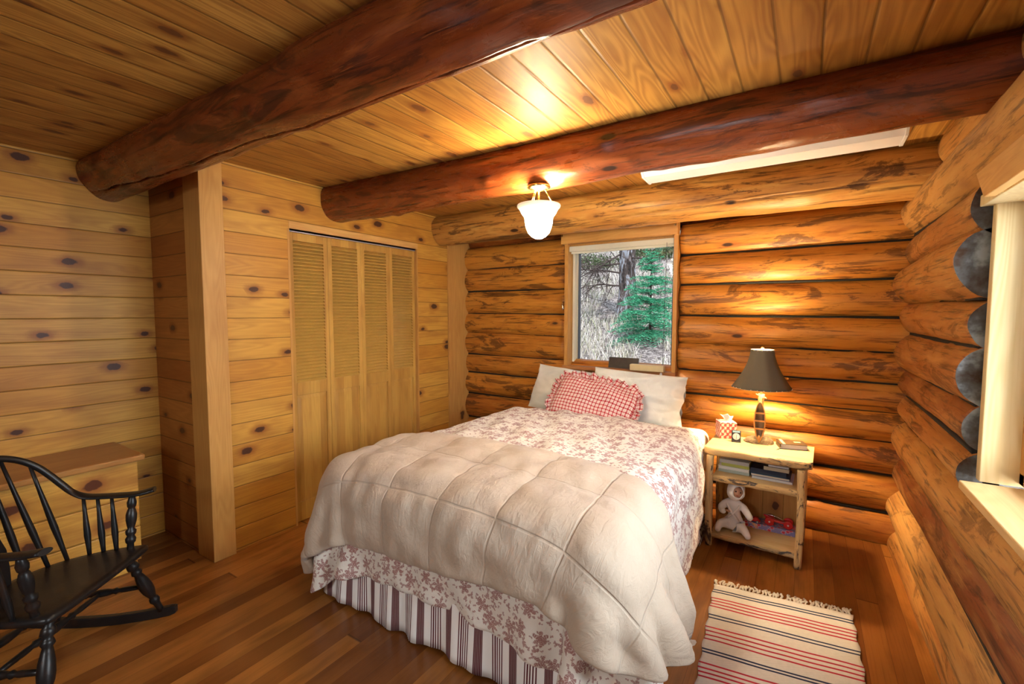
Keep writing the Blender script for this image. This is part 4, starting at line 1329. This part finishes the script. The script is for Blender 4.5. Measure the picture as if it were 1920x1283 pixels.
for k in range(12):
    a = 2 * PI * k / 12; Mt = Mx @ Matrix.Translation((.0185 * math.cos(a), 0, .036 + .0185 * math.sin(a)))
    mb.box(-.0008, .0008, -.0054, -.0050, -.0008, .0008, 0, 0, Mt)
mb.build('hands', M['blackp'], ck)

nb = empty('notebook', (-.045, 3.385, .640), math.radians(14))
tag(nb, 'thick dark notebook with a cream band and yellow label lying on the nightstand', 'book')
M['cover'] = plain('dark brown cover', (.055, .035, .018), .35, .5); M['pages'] = plain('grey page edges', (.55, .55, .58), .7, .3, 0, .2, 200)
mb = MB(); mb.box(-.072, .072, -.055, .055, .003, .030); mb.build('pages', M['pages'], nb)
mb = MB(); mb.box(-.076, .076, -.058, .058, 0, .003); mb.box(-.076, .076, -.058, .058, .030, .033); mb.box(-.078, -.072, -.058, .058, 0, .033); mb.build('cover', M['cover'], nb, bevel=.001)
mb = MB(); mb.box(-.062, -.046, -.0585, .0585, .0331, .0338); mb.build('band', plain('cream band', (.75, .66, .35), .5), nb)
mb = MB(); mb.box(.015, .052, .0, .024, .0331, .0336); mb.build('label', plain('yellow label', (.80, .68, .28), .5), nb)
mb = MB(); mb.tube([(-.07, -.058, .018), (-.078, -.064, .006), (-.090, -.075, .002), (-.104, -.090, .002)], [.0018, .0022, .0025, .001], 8); mb.build('ribbon', plain('dark ribbon', (.10, .08, .04), .6), nb)

# books lying on the upper shelf
SG = 'books lying on the nightstand shelf'
def book(x0, x1, y0, y1, z0, z1, cover, pages, label, spine=False, rot=0.0):
    b = empty('book', ((x0 + x1) / 2, (y0 + y1) / 2, z0), math.radians(rot - 2)); tag(b, label, 'book', SG)
    hx, hy, h = (x1 - x0) / 2, (y1 - y0) / 2, z1 - z0
    c = .0016
    mb = MB(); mb.box(-hx + .003, hx - .003, -hy + (.003 if not spine else .003), hy - .003, c, h - c); mb.build('pages', pages, b)
    mb = MB(); mb.box(-hx, hx, -hy, hy, 0, c); mb.box(-hx, hx, -hy, hy, h - c, h)
    if spine: mb.box(-hx, hx, -hy, -hy + .002, 0, h)
    else: mb.box(-hx, hx, hy - .002, hy, 0, h)
    mb.build('cover', cover, b, bevel=.0005)


pg = plain('white page edges', (.74, .76, .74), .8, .2, 0, .1, 300)
tanp = plain('tan page edges', (.50, .42, .30), .8, .2, 0, .1, 300)
book(-.445, -.262, 3.215, 3.40, .460, .481, plain('green white cover', (.42, .52, .48), .3), plain('green grey page edges', (.50, .58, .54), .8), 'white and green book at the bottom of the stack nearest the bed', True)
book(-.448, -.262, 3.21, 3.39, .481, .500, plain('white cover', (.75, .78, .80), .3), pg, 'thick white book second from the bottom in the stack nearest the bed')
book(-.428, -.264, 3.22, 3.39, .500, .519, plain('yellow green cover', (.42, .46, .10), .4), plain('grey page edges soft', (.36, .38, .34), .8), 'dark book with yellow green edge in the stack nearest the bed', True)
book(-.440, -.266, 3.22, 3.39, .519, .543, plain('grey cover', (.46, .47, .47), .4), pg, 'grey book on top of the stack nearest the bed', True)
book(-.248, -.025, 3.19, 3.38, .460, .474, plain('lilac white cover', (.62, .60, .72), .3), pg, 'thin lilac white book at the bottom of the stack on the open side')
book(-.255, -.040, 3.20, 3.39, .474, .488, plain('blue cover', (.05, .10, .20), .3), plain('cream page edges', (.70, .62, .48), .8), 'navy covered book with cream pages, second from the bottom on the open side')
book(-.258, -.060, 3.225, 3.40, .488, .516, plain('navy cover', (.015, .022, .05), .3), plain('dark page edges', (.07, .06, .06), .6), 'dark navy book lying in the middle of the stack on the open side', True)
book(-.188, -.045, 3.215, 3.36, .516, .542, M['blackp'], tanp, 'small thick book with tan pages near the top on the open side')
book(-.160, -.050, 3.22, 3.36, .542, .553, plain('light grey cover', (.58, .58, .60), .3), pg, 'small pale grey booklet on the very top on the open side', True)

# flowered box and two toy cars at the back of the lower shelf
fb = NT('lilac floral wrap'); x, y, z, v = fb.coord()
vn = fb.voro(fb.comb(fb.math('MULTIPLY', x, 26.0), fb.math('MULTIPLY', fb.math('ADD', z, y), 30.0), 0.0), 1.0, 'F1', .8, '2D')
sb2 = fb.n('ShaderNodeVectorMath', operation='SUBTRACT'); fb.t.links.new(fb.comb(fb.math('MULTIPLY', x, 26.0), fb.math('MULTIPLY', fb.math('ADD', z, y), 30.0), 0.0), sb2.inputs[0]); fb.t.links.new(vn.outputs['Position'], sb2.inputs[1])
sp2 = fb.n('ShaderNodeSeparateXYZ'); fb.t.links.new(sb2.outputs[0], sp2.inputs[0])
pe = fb.math('ABSOLUTE', fb.math('SINE', fb.math('MULTIPLY', fb.math('ARCTAN2', sp2.outputs[1], sp2.outputs[0]), 2.5)))
d2 = fb.math('SUBTRACT', vn.outputs['Distance'], fb.math('MULTIPLY', pe, .16))
c_ = fb.mix(fb.step(d2, .24, .20), (.24, .22, .46), (.75, .60, .66))
c_ = fb.mix(fb.step(d2, .17, .13), c_, (.60, .03, .07))
M['lilac'] = fb.fin(c_, .4)
mb = MB(); mb.box(-.145, .145, -.055, .055, 0, .034)
o = mb.build('gift_box', M['lilac'], bevel=.002); put(o, (-.150, 3.365, .088), 0, 0, -2); tag(o, 'flat lilac box with red flowers on the lower nightstand shelf', 'box')
M['redt'] = plain('red enamel', (.55, .02, .02), .25); M['hub'] = plain('white hub', (.85, .85, .85), .3)


def wheel(par, x_, y_, z_, r, t, mat):
    mb = MB(); n = 24
    pr = [(0, -t / 2), (r * .8, -t / 2), (r, -t / 3), (r, t / 3), (r * .8, t / 2), (0, t / 2)]
    P = [[(x_ + a * math.cos(2 * PI * k / n), y_ + b, z_ + a * math.sin(2 * PI * k / n)) for k in range(n)] for a, b in pr]
    mb.grid(P, 0, True, close_v=True)
    w_ = mb.build('wheel', mat, par)
    mb = MB(); mb.grid([[(x_ + a * math.cos(2 * PI * k / 12), y_ - t / 2 - b, z_ + a * math.sin(2 * PI * k / 12)) for k in range(12)] for a, b in ((.0055, 0), (.005, .002), (0, .0025))], 0, True, close_v=True)
    mb.build('hub', M['hub'], w_)


tc = empty('toy_car', (-.098, 3.352, .122))
tag(tc, 'red toy racing car with big red disc wheels on the lilac box', 'toy car')
for wx in (-.052, .052):
    for wy in (-.028, .028): wheel(tc, wx, wy, .0265, .0265, .010, M['redt'])
mb = MB(); P = []
for (a, hw, zb, zt) in ((-.088, .006, .052, .058), (-.072, .010, .040, .060), (-.050, .012, .030, .052), (-.020, .014, .022, .038), (.02, .014, .020, .034), (.05, .013, .022, .040), (.068, .008, .028, .034)):
    P.append([(a, -hw, zb), (a, hw, zb), (a, hw, zt), (a, -hw, zt)])
mb.grid(P, 0, False, close_v=True); mb.f += [(0, 1, 2, 3), (24, 25, 26, 27)]; mb.m += [0, 0]; mb.s += [False, False]
mb.build('body', M['redt'], tc, bevel=.003)
mb = MB(); mb.tube([(-.085, -.012, .062), (-.05, -.014, .066), (-.01, -.014, .062), (.02, -.014, .050), (.035, -.014, .036)], .0016, 8); mb.build('side_pipe', M['chrome'], tc)
tc = empty('toy_car', (-.238, 3.335, .122))
tag(tc, 'small red toy car parked beside the doll on the lilac box', 'toy car')
for wx in (-.020, .020):
    for wy in (-.015, .015): wheel(tc, wx, wy, .008, .008, .005, M['blackp'])
mb = MB(); P = []
for (a, zb, zt) in ((-.036, .008, .014), (-.030, .006, .022), (-.012, .006, .027), (.004, .006, .034), (.018, .006, .032), (.026, .006, .020), (.036, .008, .016)):
    P.append([(a, -.014, zb), (a, .014, zb), (a, .011, zt), (a, -.011, zt)])
mb.grid(P, 0, False, close_v=True); mb.f += [(0, 1, 2, 3), (24, 25, 26, 27)]; mb.m += [0, 0]; mb.s += [False, False]
mb.build('body', M['redt'], tc, bevel=.003)

# ------------------------------------------------------------------ doll in a white hooded suit
dl = empty('doll', (-.345, 3.19, .088))
tag(dl, 'baby doll in a white hooded wrap suit sitting on the lower nightstand shelf', 'doll')
M['dollw'] = fabric('white terry suit', (.80, .80, .82), crumple=.8, bumps=.4)
M['dolls'] = plain('doll skin', (.52, .28, .18), .45); M['dollh'] = plain('doll dark', (.05, .025, .015), .4)


def skinned(name, pts, edges, mat, par, root=0, sub=2):
    me = bpy.data.meshes.new(name); me.from_pydata([p[:3] for p in pts], edges, []); me.materials.append(mat)
    o = bpy.data.objects.new(name, me); COL.objects.link(o); o.parent = par
    s = o.modifiers.new('skin', 'SKIN'); s.use_smooth_shade = True
    for i, p in enumerate(pts):
        r = p[3]; me.skin_vertices[0].data[i].radius = (r, r)
    me.skin_vertices[0].data[root].use_root = True
    b = o.modifiers.new('sub', 'SUBSURF'); b.levels = sub; b.render_levels = sub
    return o


pts = [(0, .02, .045, .048), (0, .018, .095, .043), (-.002, .012, .150, .040), (0, .006, .192, .028), (.004, .0, .214, .022),
       (-.040, -.005, .042, .034), (-.072, -.050, .062, .028), (-.082, -.085, .034, .019), (-.078, -.108, .026, .018),
       (.035, -.005, .040, .034), (.066, -.060, .050, .028), (.090, -.100, .034, .020), (.098, -.122, .028, .018),
       (-.045, .006, .180, .026), (-.078, -.018, .150, .024), (-.062, -.050, .135, .020), (-.045, -.062, .150, .017),
       (.046, .008, .176, .026), (.080, -.008, .135, .023), (.104, -.030, .108, .018)]
edges = [(0, 1), (1, 2), (2, 3), (3, 4), (0, 5), (5, 6), (6, 7), (7, 8), (0, 9), (9, 10), (10, 11), (11, 12), (3, 13), (13, 14), (14, 15), (15, 16), (3, 17), (17, 18), (18, 19)]
skinned('suit', pts, edges, M['dollw'], dl)
mb = MB()      # wrap front crossing
mb.tube([(-.038, -.030, .190), (-.015, -.040, .150), (.015, -.038, .110), (.034, -.030, .085)], [.008, .011, .012, .008], 10, squash=.5)
mb.tube([(.036, -.026, .190), (.020, -.036, .160), (.0, -.040, .135), (-.028, -.034, .100)], [.008, .010, .010, .007], 10, squash=.5)
mb.build('wrap_collar', M['dollw'], dl)
# head
def ellipsoid(mb, c, r, n=20, mat=0, fn=None):
    P = []
    for i in range(n + 1):
        th = PI * i / n; row = []
        for k in range(n * 2):
            a = 2 * PI * k / (n * 2)
            d = Vector((math.sin(th) * math.cos(a), math.sin(th) * math.sin(a), math.cos(th)))
            s_ = fn(d) if fn else 1
            row.append((c[0] + d.x * r[0] * s_, c[1] + d.y * r[1] * s_, c[2] + d.z * r[2] * s_))
        P.append(row)
    mb.grid(P, mat, True, close_v=True)


hd = empty('head', (.010, -.006, .268)); hd.parent = dl; hd.rotation_euler = (math.radians(-8), math.radians(14), math.radians(22))
def face(d):
    s_ = 1.0
    s_ += .10 * math.exp(-((d.x) ** 2 * 90 + (d.z + .10) ** 2 * 60)) * (d.y < 0)          # nose
    s_ += .05 * math.exp(-((abs(d.x) - .42) ** 2 * 14 + (d.z + .32) ** 2 * 16)) * (d.y < 0)  # cheeks
    s_ -= .05 * math.exp(-((abs(d.x) - .33) ** 2 * 50 + (d.z - .08) ** 2 * 70)) * (d.y < 0)  # eye sockets
    s_ += .05 * math.exp(-((d.x) ** 2 * 30 + (d.z + .72) ** 2 * 30)) * (d.y < 0)           # chin
    return s_
mb = MB(); ellipsoid(mb, (0, 0, 0), (.040, .042, .046), 24, 0, face); mb.build('face', M['dolls'], hd)
mb = MB()
for s in (-1, 1): ellipsoid(mb, (s * .0135, -.0365, .004), (.0058, .004, .0058), 10)
mb.build('eyes', M['dollh'], hd)
mb = MB(); ellipsoid(mb, (0, -.0395, -.0195), (.0085, .0035, .0030), 8); mb.build('mouth', plain('doll lips', (.42, .10, .09), .4), hd)
mb = MB(); ellipsoid(mb, (0, .002, .013), (.0415, .043, .038), 16, 0, lambda d: 1.0 if d.z > .25 - .5 * d.y else .9); mb.build('hair', plain('doll hair', (.12, .06, .03), .6), hd)
# hood: an open shell round the head
mb = MB(); P = []
for i in range(15):
    th = -.25 + (2.05) * i / 14; row = []
    for k in range(24):
        a = 2 * PI * k / 24
        # axis pointing forward (-y); open in front
        t = .62 + (PI - .62) * i / 14
        d = Vector((math.sin(t) * math.cos(a), -math.cos(t), math.sin(t) * math.sin(a)))
        rr = .053 + .002 * math.sin(a * 5 + i)
        row.append((d.x * rr, d.y * rr * 1.05 + .004, d.z * rr * 1.12 + (.010 * max(0, d.z))))
    P.append(row)
mb.grid(P, 0, True, close_v=True); o = mb.build('hood', M['dollw'], hd); s = o.modifiers.new('solid', 'SOLIDIFY'); s.thickness = .005
def doll_hand(loc, dirv, rz):
    c = Vector(loc); d = Vector(dirv).normalized(); side = d.cross(Vector((0, 0, 1))).normalized()
    up = side.cross(d)
    pts = [(*c, .0085), (*(c + d * .012), .0095)]; ed = [(0, 1)]
    for j in range(4):
        b = c + d * .020 + side * (j - 1.5) * .0052; e = b + d * (.009 - abs(j - 1.4) * .0012) - up * .003; f = e + d * .004 - up * .006
        i = len(pts); pts += [(*b, .0034), (*e, .0030), (*f, .0026)]; ed += [(1, i), (i, i + 1), (i + 1, i + 2)]
    i = len(pts); b = c + d * .008 - side * rz * .010; pts += [(*b, .0036), (*(b + d * .007 - side * rz * .004), .0030)]; ed += [(1, i), (i, i + 1)]
    return skinned('hand', pts, ed, M['dolls'], dl, 0, 1)
doll_hand((-.040, -.070, .156), (.55, -.5, .25), 1)
doll_hand((.112, -.038, .100), (.7, -.4, -.35), -1)

# checked cloth dropped between bed and nightstand
pk = NT('grey white check'); x, y, z, v = pk.coord('UV')
a_ = pk.math('GREATER_THAN', pk.math('SINE', pk.math('MULTIPLY', x, 150.0)), 0.0); b__ = pk.math('GREATER_THAN', pk.math('SINE', pk.math('MULTIPLY', y, 150.0)), 0.0)
M['check'] = pk.fin(pk.mix(pk.math('MULTIPLY', pk.math('ADD', a_, b__), .5), (.60, .56, .52), (.06, .03, .035)), .9, .2)
mb = MB(); P = []; U = []
for i in range(22):
    r = []; u_ = []
    for j in range(30):
        a, b = i / 21, j / 29
        r.append((-.582 + .066 * a, 3.02 + .42 * b, .012 + .05 * abs(math.sin(b * 7 + a * 3)) * math.sin(PI * a) ** .6 + .03 * math.sin(PI * a) * (1 - b))); u_.append((a * .2, b * .45))
    P.append(r); U.append(u_)
mb.grid(P, 0, True, U); o = mb.build('checked_cloth', M['check'], fixn=False); s = o.modifiers.new('solid', 'SOLIDIFY'); s.thickness = .004
tag(o, 'dark and white checked cloth crumpled on the floor between bed and nightstand', 'cloth')

# ------------------------------------------------------------------ rag rug
rg_ = NT('cream rug with stripes'); x, y, z, v = rg_.coord('UV')
yw = rg_.math('ADD', y, rg_.math('MULTIPLY', rg_.math('SUBTRACT', rg_.noise(v, 3.0, 2), .5), .016))
def stripe(c, h):
    return rg_.step(rg_.math('ABSOLUTE', rg_.math('SUBTRACT', yw, c)), h + .0012, h - .0012)
def stripes(cs, h=.0048):
    m = None
    for c in cs:
        q = stripe(c, h); m = q if m is None else rg_.math('MAXIMUM', m, q)
    return m
navy = [.055, .077, .288, .312, .553, .572, .80, .82, 1.06, 1.08]
red = [.137, .163, .190, .216, .390, .420, .450, .480, .642, .672, .697, .722, .90, .93, .96, .99, 1.15, 1.18]
c_ = rg_.mix(rg_.noise(v, 60.0, 3), (.60, .57, .53), (.74, .70, .64))
c_ = rg_.mix(stripes(red), c_, (.46, .025, .05)); c_ = rg_.mix(stripes(navy), c_, (.022, .035, .085))
wv_ = rg_.math('SINE', rg_.math('MULTIPLY', y, 1400.0)); wv3 = rg_.math('SINE', rg_.math('MULTIPLY', x, 700.0))
rg_.bump(rg_.math('MULTIPLY', wv_, wv3), .35, .003)
M['rug'] = rg_.fin(c_, .95, .1)
rug = empty('rug', (-.06, 2.0, 0))
tag(rug, 'cream woven rug with red and navy stripes on the floor beside the bed', 'rug')
mb = MB(); P = []; U = []
FL, FR, NL, NR = Vector((-.372, 2.632)), Vector((.247, 2.722)), Vector((-.285, 1.32)), Vector((.275, 1.40))
for i in range(41):
    r = []; u_ = []
    for j in range(81):
        a, b = i / 40, j / 80
        p = FL.lerp(FR, a).lerp(NL.lerp(NR, a), b)
        eg = .004 * math.sin(b * 60 + (0 if a < .5 else 2)) * (abs(2 * a - 1) ** 8)
        r.append((p.x + eg, p.y, .007 + .0025 * noise.noise(Vector((a * 4, b * 9, 0))) + .001)); u_.append((a * .62, b * 1.32))
    P.append(r); U.append(u_)
mb.grid(P, 0, True, U); o = at_local(mb.build('rug_weave', M['rug'], rug, fixn=False), rug); s = o.modifiers.new('solid', 'SOLIDIFY'); s.thickness = .006
mb = MB(); rr_ = random.Random(3)
for k in range(34):
    a = (k + .5) / 34; p = FL.lerp(FR, a)
    for q in range(2):
        dx, dy = rr_.uniform(-.018, .022), rr_.uniform(.042, .062)
        bx = p.x + rr_.uniform(-.004, .004)
        pts_ = [(bx + dx * t + .004 * math.sin(t * 7 + k), p.y - .004 + dy * t, .010 + .006 * math.sin(PI * t) * rr_.uniform(.4, 1.3)) for t in (0, .25, .5, .75, 1)]
        mb.tube(pts_, [.0042, .0036, .0050, .0040, .0055], 7)
at_local(mb.build('fringe', fabric('cotton fringe', (.66, .60, .50)), rug), rug)['label'] = 'knotted cream cotton fringe'

# ------------------------------------------------------------------ outside: hillside, pine, young fir, dry grass
rx = random.Random(11)
def gz(x, y):
    t = max(0, y - 4.3)
    return .25 + .20 * t + .013 * t * t + .10 * noise.noise(Vector((x * .5, y * .5, 0))) + .03 * noise.noise(Vector((x * 2, y * 2, 4)))
hg = NT('dry grassy slope'); x, y, z, v = hg.coord()
a_ = hg.noise(v, 1.1, 5, .65, .5); b__ = hg.noise(v, 14.0, 5, .75, 1.0)
c_ = hg.mix(hg.step(b__, .40, .62), (.09, .07, .07), (.50, .42, .40))
c_ = hg.mix(hg.math('MULTIPLY', hg.step(a_, .52, .62), .75), c_, (.07, .075, .05))
hg.bump(b__, 1.0, .08)
M['slope'] = hg.fin(c_, .95, .1)
mb = MB(); P = []
for i in range(70):
    P.append([(-22 + i * .5, 3.98 + j * .36 * (1 + j * .01), gz(-22 + i * .5, 3.98 + j * .36 * (1 + j * .01))) for j in range(72)])
mb.grid(P); struct(mb, 'ground', M['slope'])

gb = NT('dry grass blades'); x, y, z, v = gb.coord()
c_ = gb.ramp(gb.white(gb.attr('lid')), [(0, (.50, .42, .36)), (.5, (.66, .60, .56)), (.8, (.36, .30, .22)), (1, (.30, .34, .18))])
M['blade'] = gb.fin(c_, .8, .2)
mb = MB()
for k in range(15000):
    t = rx.random() ** 1.5; y_ = 4.6 + 9.5 * t
    x_ = rx.uniform(-.62, -.14) * (y_ + .6) - .1
    if noise.noise(Vector((x_ * 1.3, y_ * 1.3, 2))) < -.22: continue
    z_ = gz(x_, y_); h = rx.uniform(.05, .17) * (1 + y_ * .05); a = rx.uniform(0, 2 * PI); w_ = .0035 * (1 + y_ * .12); l = rx.uniform(.3, 1.5) * h
    dx, dy = math.cos(a), math.sin(a); b = rx.uniform(0, 2 * PI); wx, wy = math.cos(b) * w_, math.sin(b) * w_
    mb.add([(x_ - wx, y_ - wy, z_ - .02), (x_ + wx, y_ + wy, z_ - .02), (x_ + dx * l * .4 + wx * .7, y_ + dy * l * .4 + wy * .7, z_ + h * .75), (x_ + dx * l * .4 - wx * .7, y_ + dy * l * .4 - wy * .7, z_ + h * .75), (x_ + dx * l, y_ + dy * l, z_ + h * .8)],
           [(0, 1, 2, 3), (3, 2, 4)], lid=rx.random())
tag(mb.build('grass', M['blade'], fixn=False), 'pale dry grass covering the slope outside the back window', 'grass', kind='stuff')

bk_ = NT('pine bark'); x, y, z, v = bk_.coord()
q = bk_.noise(bk_.comb(bk_.math('MULTIPLY', x, 14.0), bk_.math('MULTIPLY', y, 14.0), bk_.math('MULTIPLY', z, 3.5)), 1.0, 4, .7, 1.2)
bk_.bump(q, 1.0, .05)
M['bark'] = bk_.fin(bk_.ramp(q, [(.38, (.025, .020, .020)), (.5, (.12, .085, .075)), (.62, (.34, .34, .38))]), .9, .1)
M['twig'] = plain('dark twig bark', (.07, .05, .045), .9, .1)
nd = NT('pine needles'); c_ = nd.ramp(nd.white(nd.attr('lid')), [(0, (.01, .09, .05)), (.5, (.03, .26, .13)), (1, (.12, .50, .26))]); M['needle'] = nd.fin(c_, .6, .3)

pt_ = empty('pine_tree', (-3.02, 9.0, gz(-3.02, 9.0)))
tag(pt_, 'tall pine trunk with bare dead branches seen through the back window', 'tree')
gx, gy, g0 = pt_.location
mb = MB(); P = []
for k in range(40):
    z_ = -.3 + 6.3 * k / 39
    r0 = .165 - .009 * z_ + .10 * math.exp(-max(0, z_) * 4)
    P.append([(math.cos(2 * PI * q / 28) * r0 * (1 + .09 * noise.noise(Vector((math.cos(2 * PI * q / 28) * 2.5, math.sin(2 * PI * q / 28) * 2.5, z_ * 1.5)))) - .015 * z_, math.sin(2 * PI * q / 28) * r0, z_) for q in range(28)])
mb.grid(P, 0, True, close_v=True); mb.build('trunk', M['bark'], pt_)


def twigs(mb, p, d, L, r, depth):
    n = 6; pts_ = [p]; dd = d.copy()
    for k in range(n):
        dd = (dd + Vector((rx.uniform(-.25, .25), rx.uniform(-.25, .25), rx.uniform(-.28, .16)))).normalized()
        pts_.append(pts_[-1] + dd * L / n)
    mb.tube(pts_, [r * (1 - .8 * k / n) for k in range(n + 1)], 5, caps=False)
    if depth > 0:
        for k in range(1, n + 1):
            for _ in range(2 if depth > 1 else 1):
                s_ = Vector((rx.uniform(-1, 1), rx.uniform(-1, 1), rx.uniform(-.9, .5))).normalized()
                twigs(mb, pts_[k], (dd * .5 + s_).normalized(), L * rx.uniform(.35, .6), r * .5, depth - 1)


for (zz_, dx, dz, L) in ((.55, -1, .05, 1.0), (.80, -1, .12, 1.5), (1.0, -1, -.15, 1.4), (1.2, -.9, -.25, 1.5), (1.35, -1, -.1, 1.6), (1.1, .9, .1, .6)):
    mb = MB(); twigs(mb, Vector((-.1 * (1 if dx < 0 else -1), -.08, zz_)), Vector((dx, -.35, dz)).normalized(), L, .020, 2)
    mb.build('branch', M['twig'], pt_)


def spray(mb, p0, d, L, droop, dens, nl=.045):
    """a fir branch: twig with flat needles and side twigs"""
    side = d.cross(Vector((0, 0, 1))).normalized()
    def line(p, dv, l, m):
        for i in range(m):
            t = (i + rx.random()) / m; q = p + dv * l * t + Vector((0, 0, -droop * l * t * t))
            for s in (-1, 1):
                sd2 = dv.cross(Vector((0, 0, 1))).normalized() * s
                e = q + (dv * .55 + sd2 * .8 + Vector((0, 0, rx.uniform(-.1, .45)))) * nl * rx.uniform(.7, 1.2) * (1.15 - .5 * t)
                w_ = Vector((rx.uniform(-1, 1), rx.uniform(-1, 1), rx.uniform(-1, 1))).normalized() * .0042
                mb.add([q - w_, q + w_, e + w_ * .4, e - w_ * .4], [(0, 1, 2, 3)], lid=rx.random() * .5 + .5 * t)
    line(p0, d, L, int(dens * L * 60))
    for k in range(int(L * 16)):
        t = (k + .6) / (L * 16); 
        for s in (-1, 1):
            l2 = L * .55 * (1 - t) + .03
            q = p0 + d * L * t + Vector((0, 0, -droop * L * t * t))
            line(q, (d * .75 + side * s * .75 + Vector((0, 0, -.05))).normalized(), l2, max(3, int(dens * l2 * 60)))


def fir(name, base, H, R, label, group=None, nw=18):
    t_ = empty(name, base); tag(t_, label, 'tree', group)
    mb = MB(); mt = MB(); mt.tube([(0, 0, -.1), (0, 0, H * .5), (0, 0, H)], [.016 * H, .009 * H, .003], 8)
    for w_ in range(nw):
        z_ = H * (.06 + .90 * w_ / (nw - 1)) + rx.uniform(-.03, .03); rad0 = R * (1 - w_ / (nw - 1)) ** .8 + .05
        for k in range(6):
            rad = rad0 * rx.uniform(.6, 1.15); z_ += rx.uniform(-.03, .03)
            a = 2 * PI * (k + rx.random() * .6) / 7 + w_
            d = Vector((math.cos(a), math.sin(a), .25 + .5 * w_ / nw + rx.uniform(-.2, .25))).normalized()
            spray(mb, Vector((0, 0, z_)), d, rad, .45, .75)
            mt.tube([(0, 0, z_), tuple(Vector((0, 0, z_)) + d * rad * .8 + Vector((0, 0, -.45 * rad * .64)))], [.006, .002], 5, caps=False)
    mt.build('trunk', M['twig'], t_); mb.build('needles', M['needle'], t_, fixn=False)
    return t_


fir('fir_tree', (-2.16, 7.6, gz(-2.16, 7.6)), 1.55, .72, 'bushy young green fir to the right of the pine trunk outside the window')
fir('fir_tree', (-2.78, 8.55, gz(-2.78, 8.55)), .55, .34, 'tiny fir sapling at the foot of the pine trunk outside the window', nw=6)
# leafy pine boughs high on the right
pb = empty('pine_tree', (-1.35, 10.3, gz(-1.35, 10.3)))
tag(pb, 'pine with long green needles reaching in at the top of the window view', 'tree')
mb = MB(); mb.tube([(0, 0, -.2), (0, 0, 2.2), (.02, 0, 4.6)], [.10, .085, .05], 12); mt = mb; mb = MB()
for (zz_, dx, dy, dz, L) in ((1.15, -1, -.3, -.05, 1.5), (1.35, -.9, -.6, .0, 1.5), (1.55, -1, -.1, .0, 1.7), (1.0, -.6, -.9, 0, 1.1), (1.8, -1, -.4, -.1, 1.8), (1.5, .8, -.6, 0, 1.2), (2.1, -.9, -.5, -.1, 1.6)):
    d = Vector((dx, dy, dz)).normalized(); p0 = Vector((0, 0, zz_))
    mt.tube([p0, p0 + d * L * .5, p0 + d * L + Vector((0, 0, -.15))], [.02, .014, .005], 6, caps=False)
    for k in range(24):
        t = .3 + .7 * rx.random(); q = p0 + d * L * t + Vector((rx.uniform(-.22, .22), rx.uniform(-.22, .22), rx.uniform(-.15, .12)))
        for _ in range(34):
            v_ = Vector((rx.gauss(0, 1), rx.gauss(0, 1), rx.gauss(.2, 1))).normalized() * rx.uniform(.09, .17); w_ = Vector((rx.uniform(-1, 1), rx.uniform(-1, 1), 0)).normalized() * .003
            mb.add([q - w_, q + w_, q + v_], [(0, 1, 2)], lid=rx.random())
mt.build('trunk', M['bark'], pb); mb.build('needles', M['needle'], pb, fixn=False)
# dark shrubs on the upper slope
for i, (sx_, sy_, s_, lab) in enumerate(((-5.4, 12.6, .55, 'low dark bush on the slope at the far left of the window view'), (-3.9, 13.0, .5, 'low dark bush on the slope behind the dead branches'), (-2.9, 13.4, .5, 'low dark bush on the slope to the right behind the trunk'))):
    b = empty('bush', (sx_, sy_, gz(sx_, sy_))); tag(b, lab, 'bush', 'dark bushes on the upper slope')
    mb = MB()
    for k in range(1500):
        d = Vector((rx.gauss(0, 1), rx.gauss(0, 1), abs(rx.gauss(0, 1)))).normalized() * s_ * rx.uniform(.5, 1) * Vector((1.6, 1, .8)).length / 1.9
        q = Vector((d.x * 1.6, d.y, d.z * .8)); w_ = Vector((rx.uniform(-1, 1), rx.uniform(-1, 1), rx.uniform(-1, 1))).normalized() * .035; u_ = Vector((rx.uniform(-1, 1), rx.uniform(-1, 1), rx.uniform(-1, 1))).normalized() * .05
        mb.add([q - w_, q + w_, q + u_], [(0, 1, 2)], lid=rx.random())
    mb.build('foliage', M['bushm'] if 'bushm' in M else M.setdefault('bushm', plain('dark bush leaves', (.07, .09, .04), .8, .2, 0, .6, 3)), b, fixn=False)
    mb = MB(); mb.tube([(0, 0, -.1), (0, 0, s_ * .5)], [.03, .015], 6); mb.build('stem', M['twig'], b)
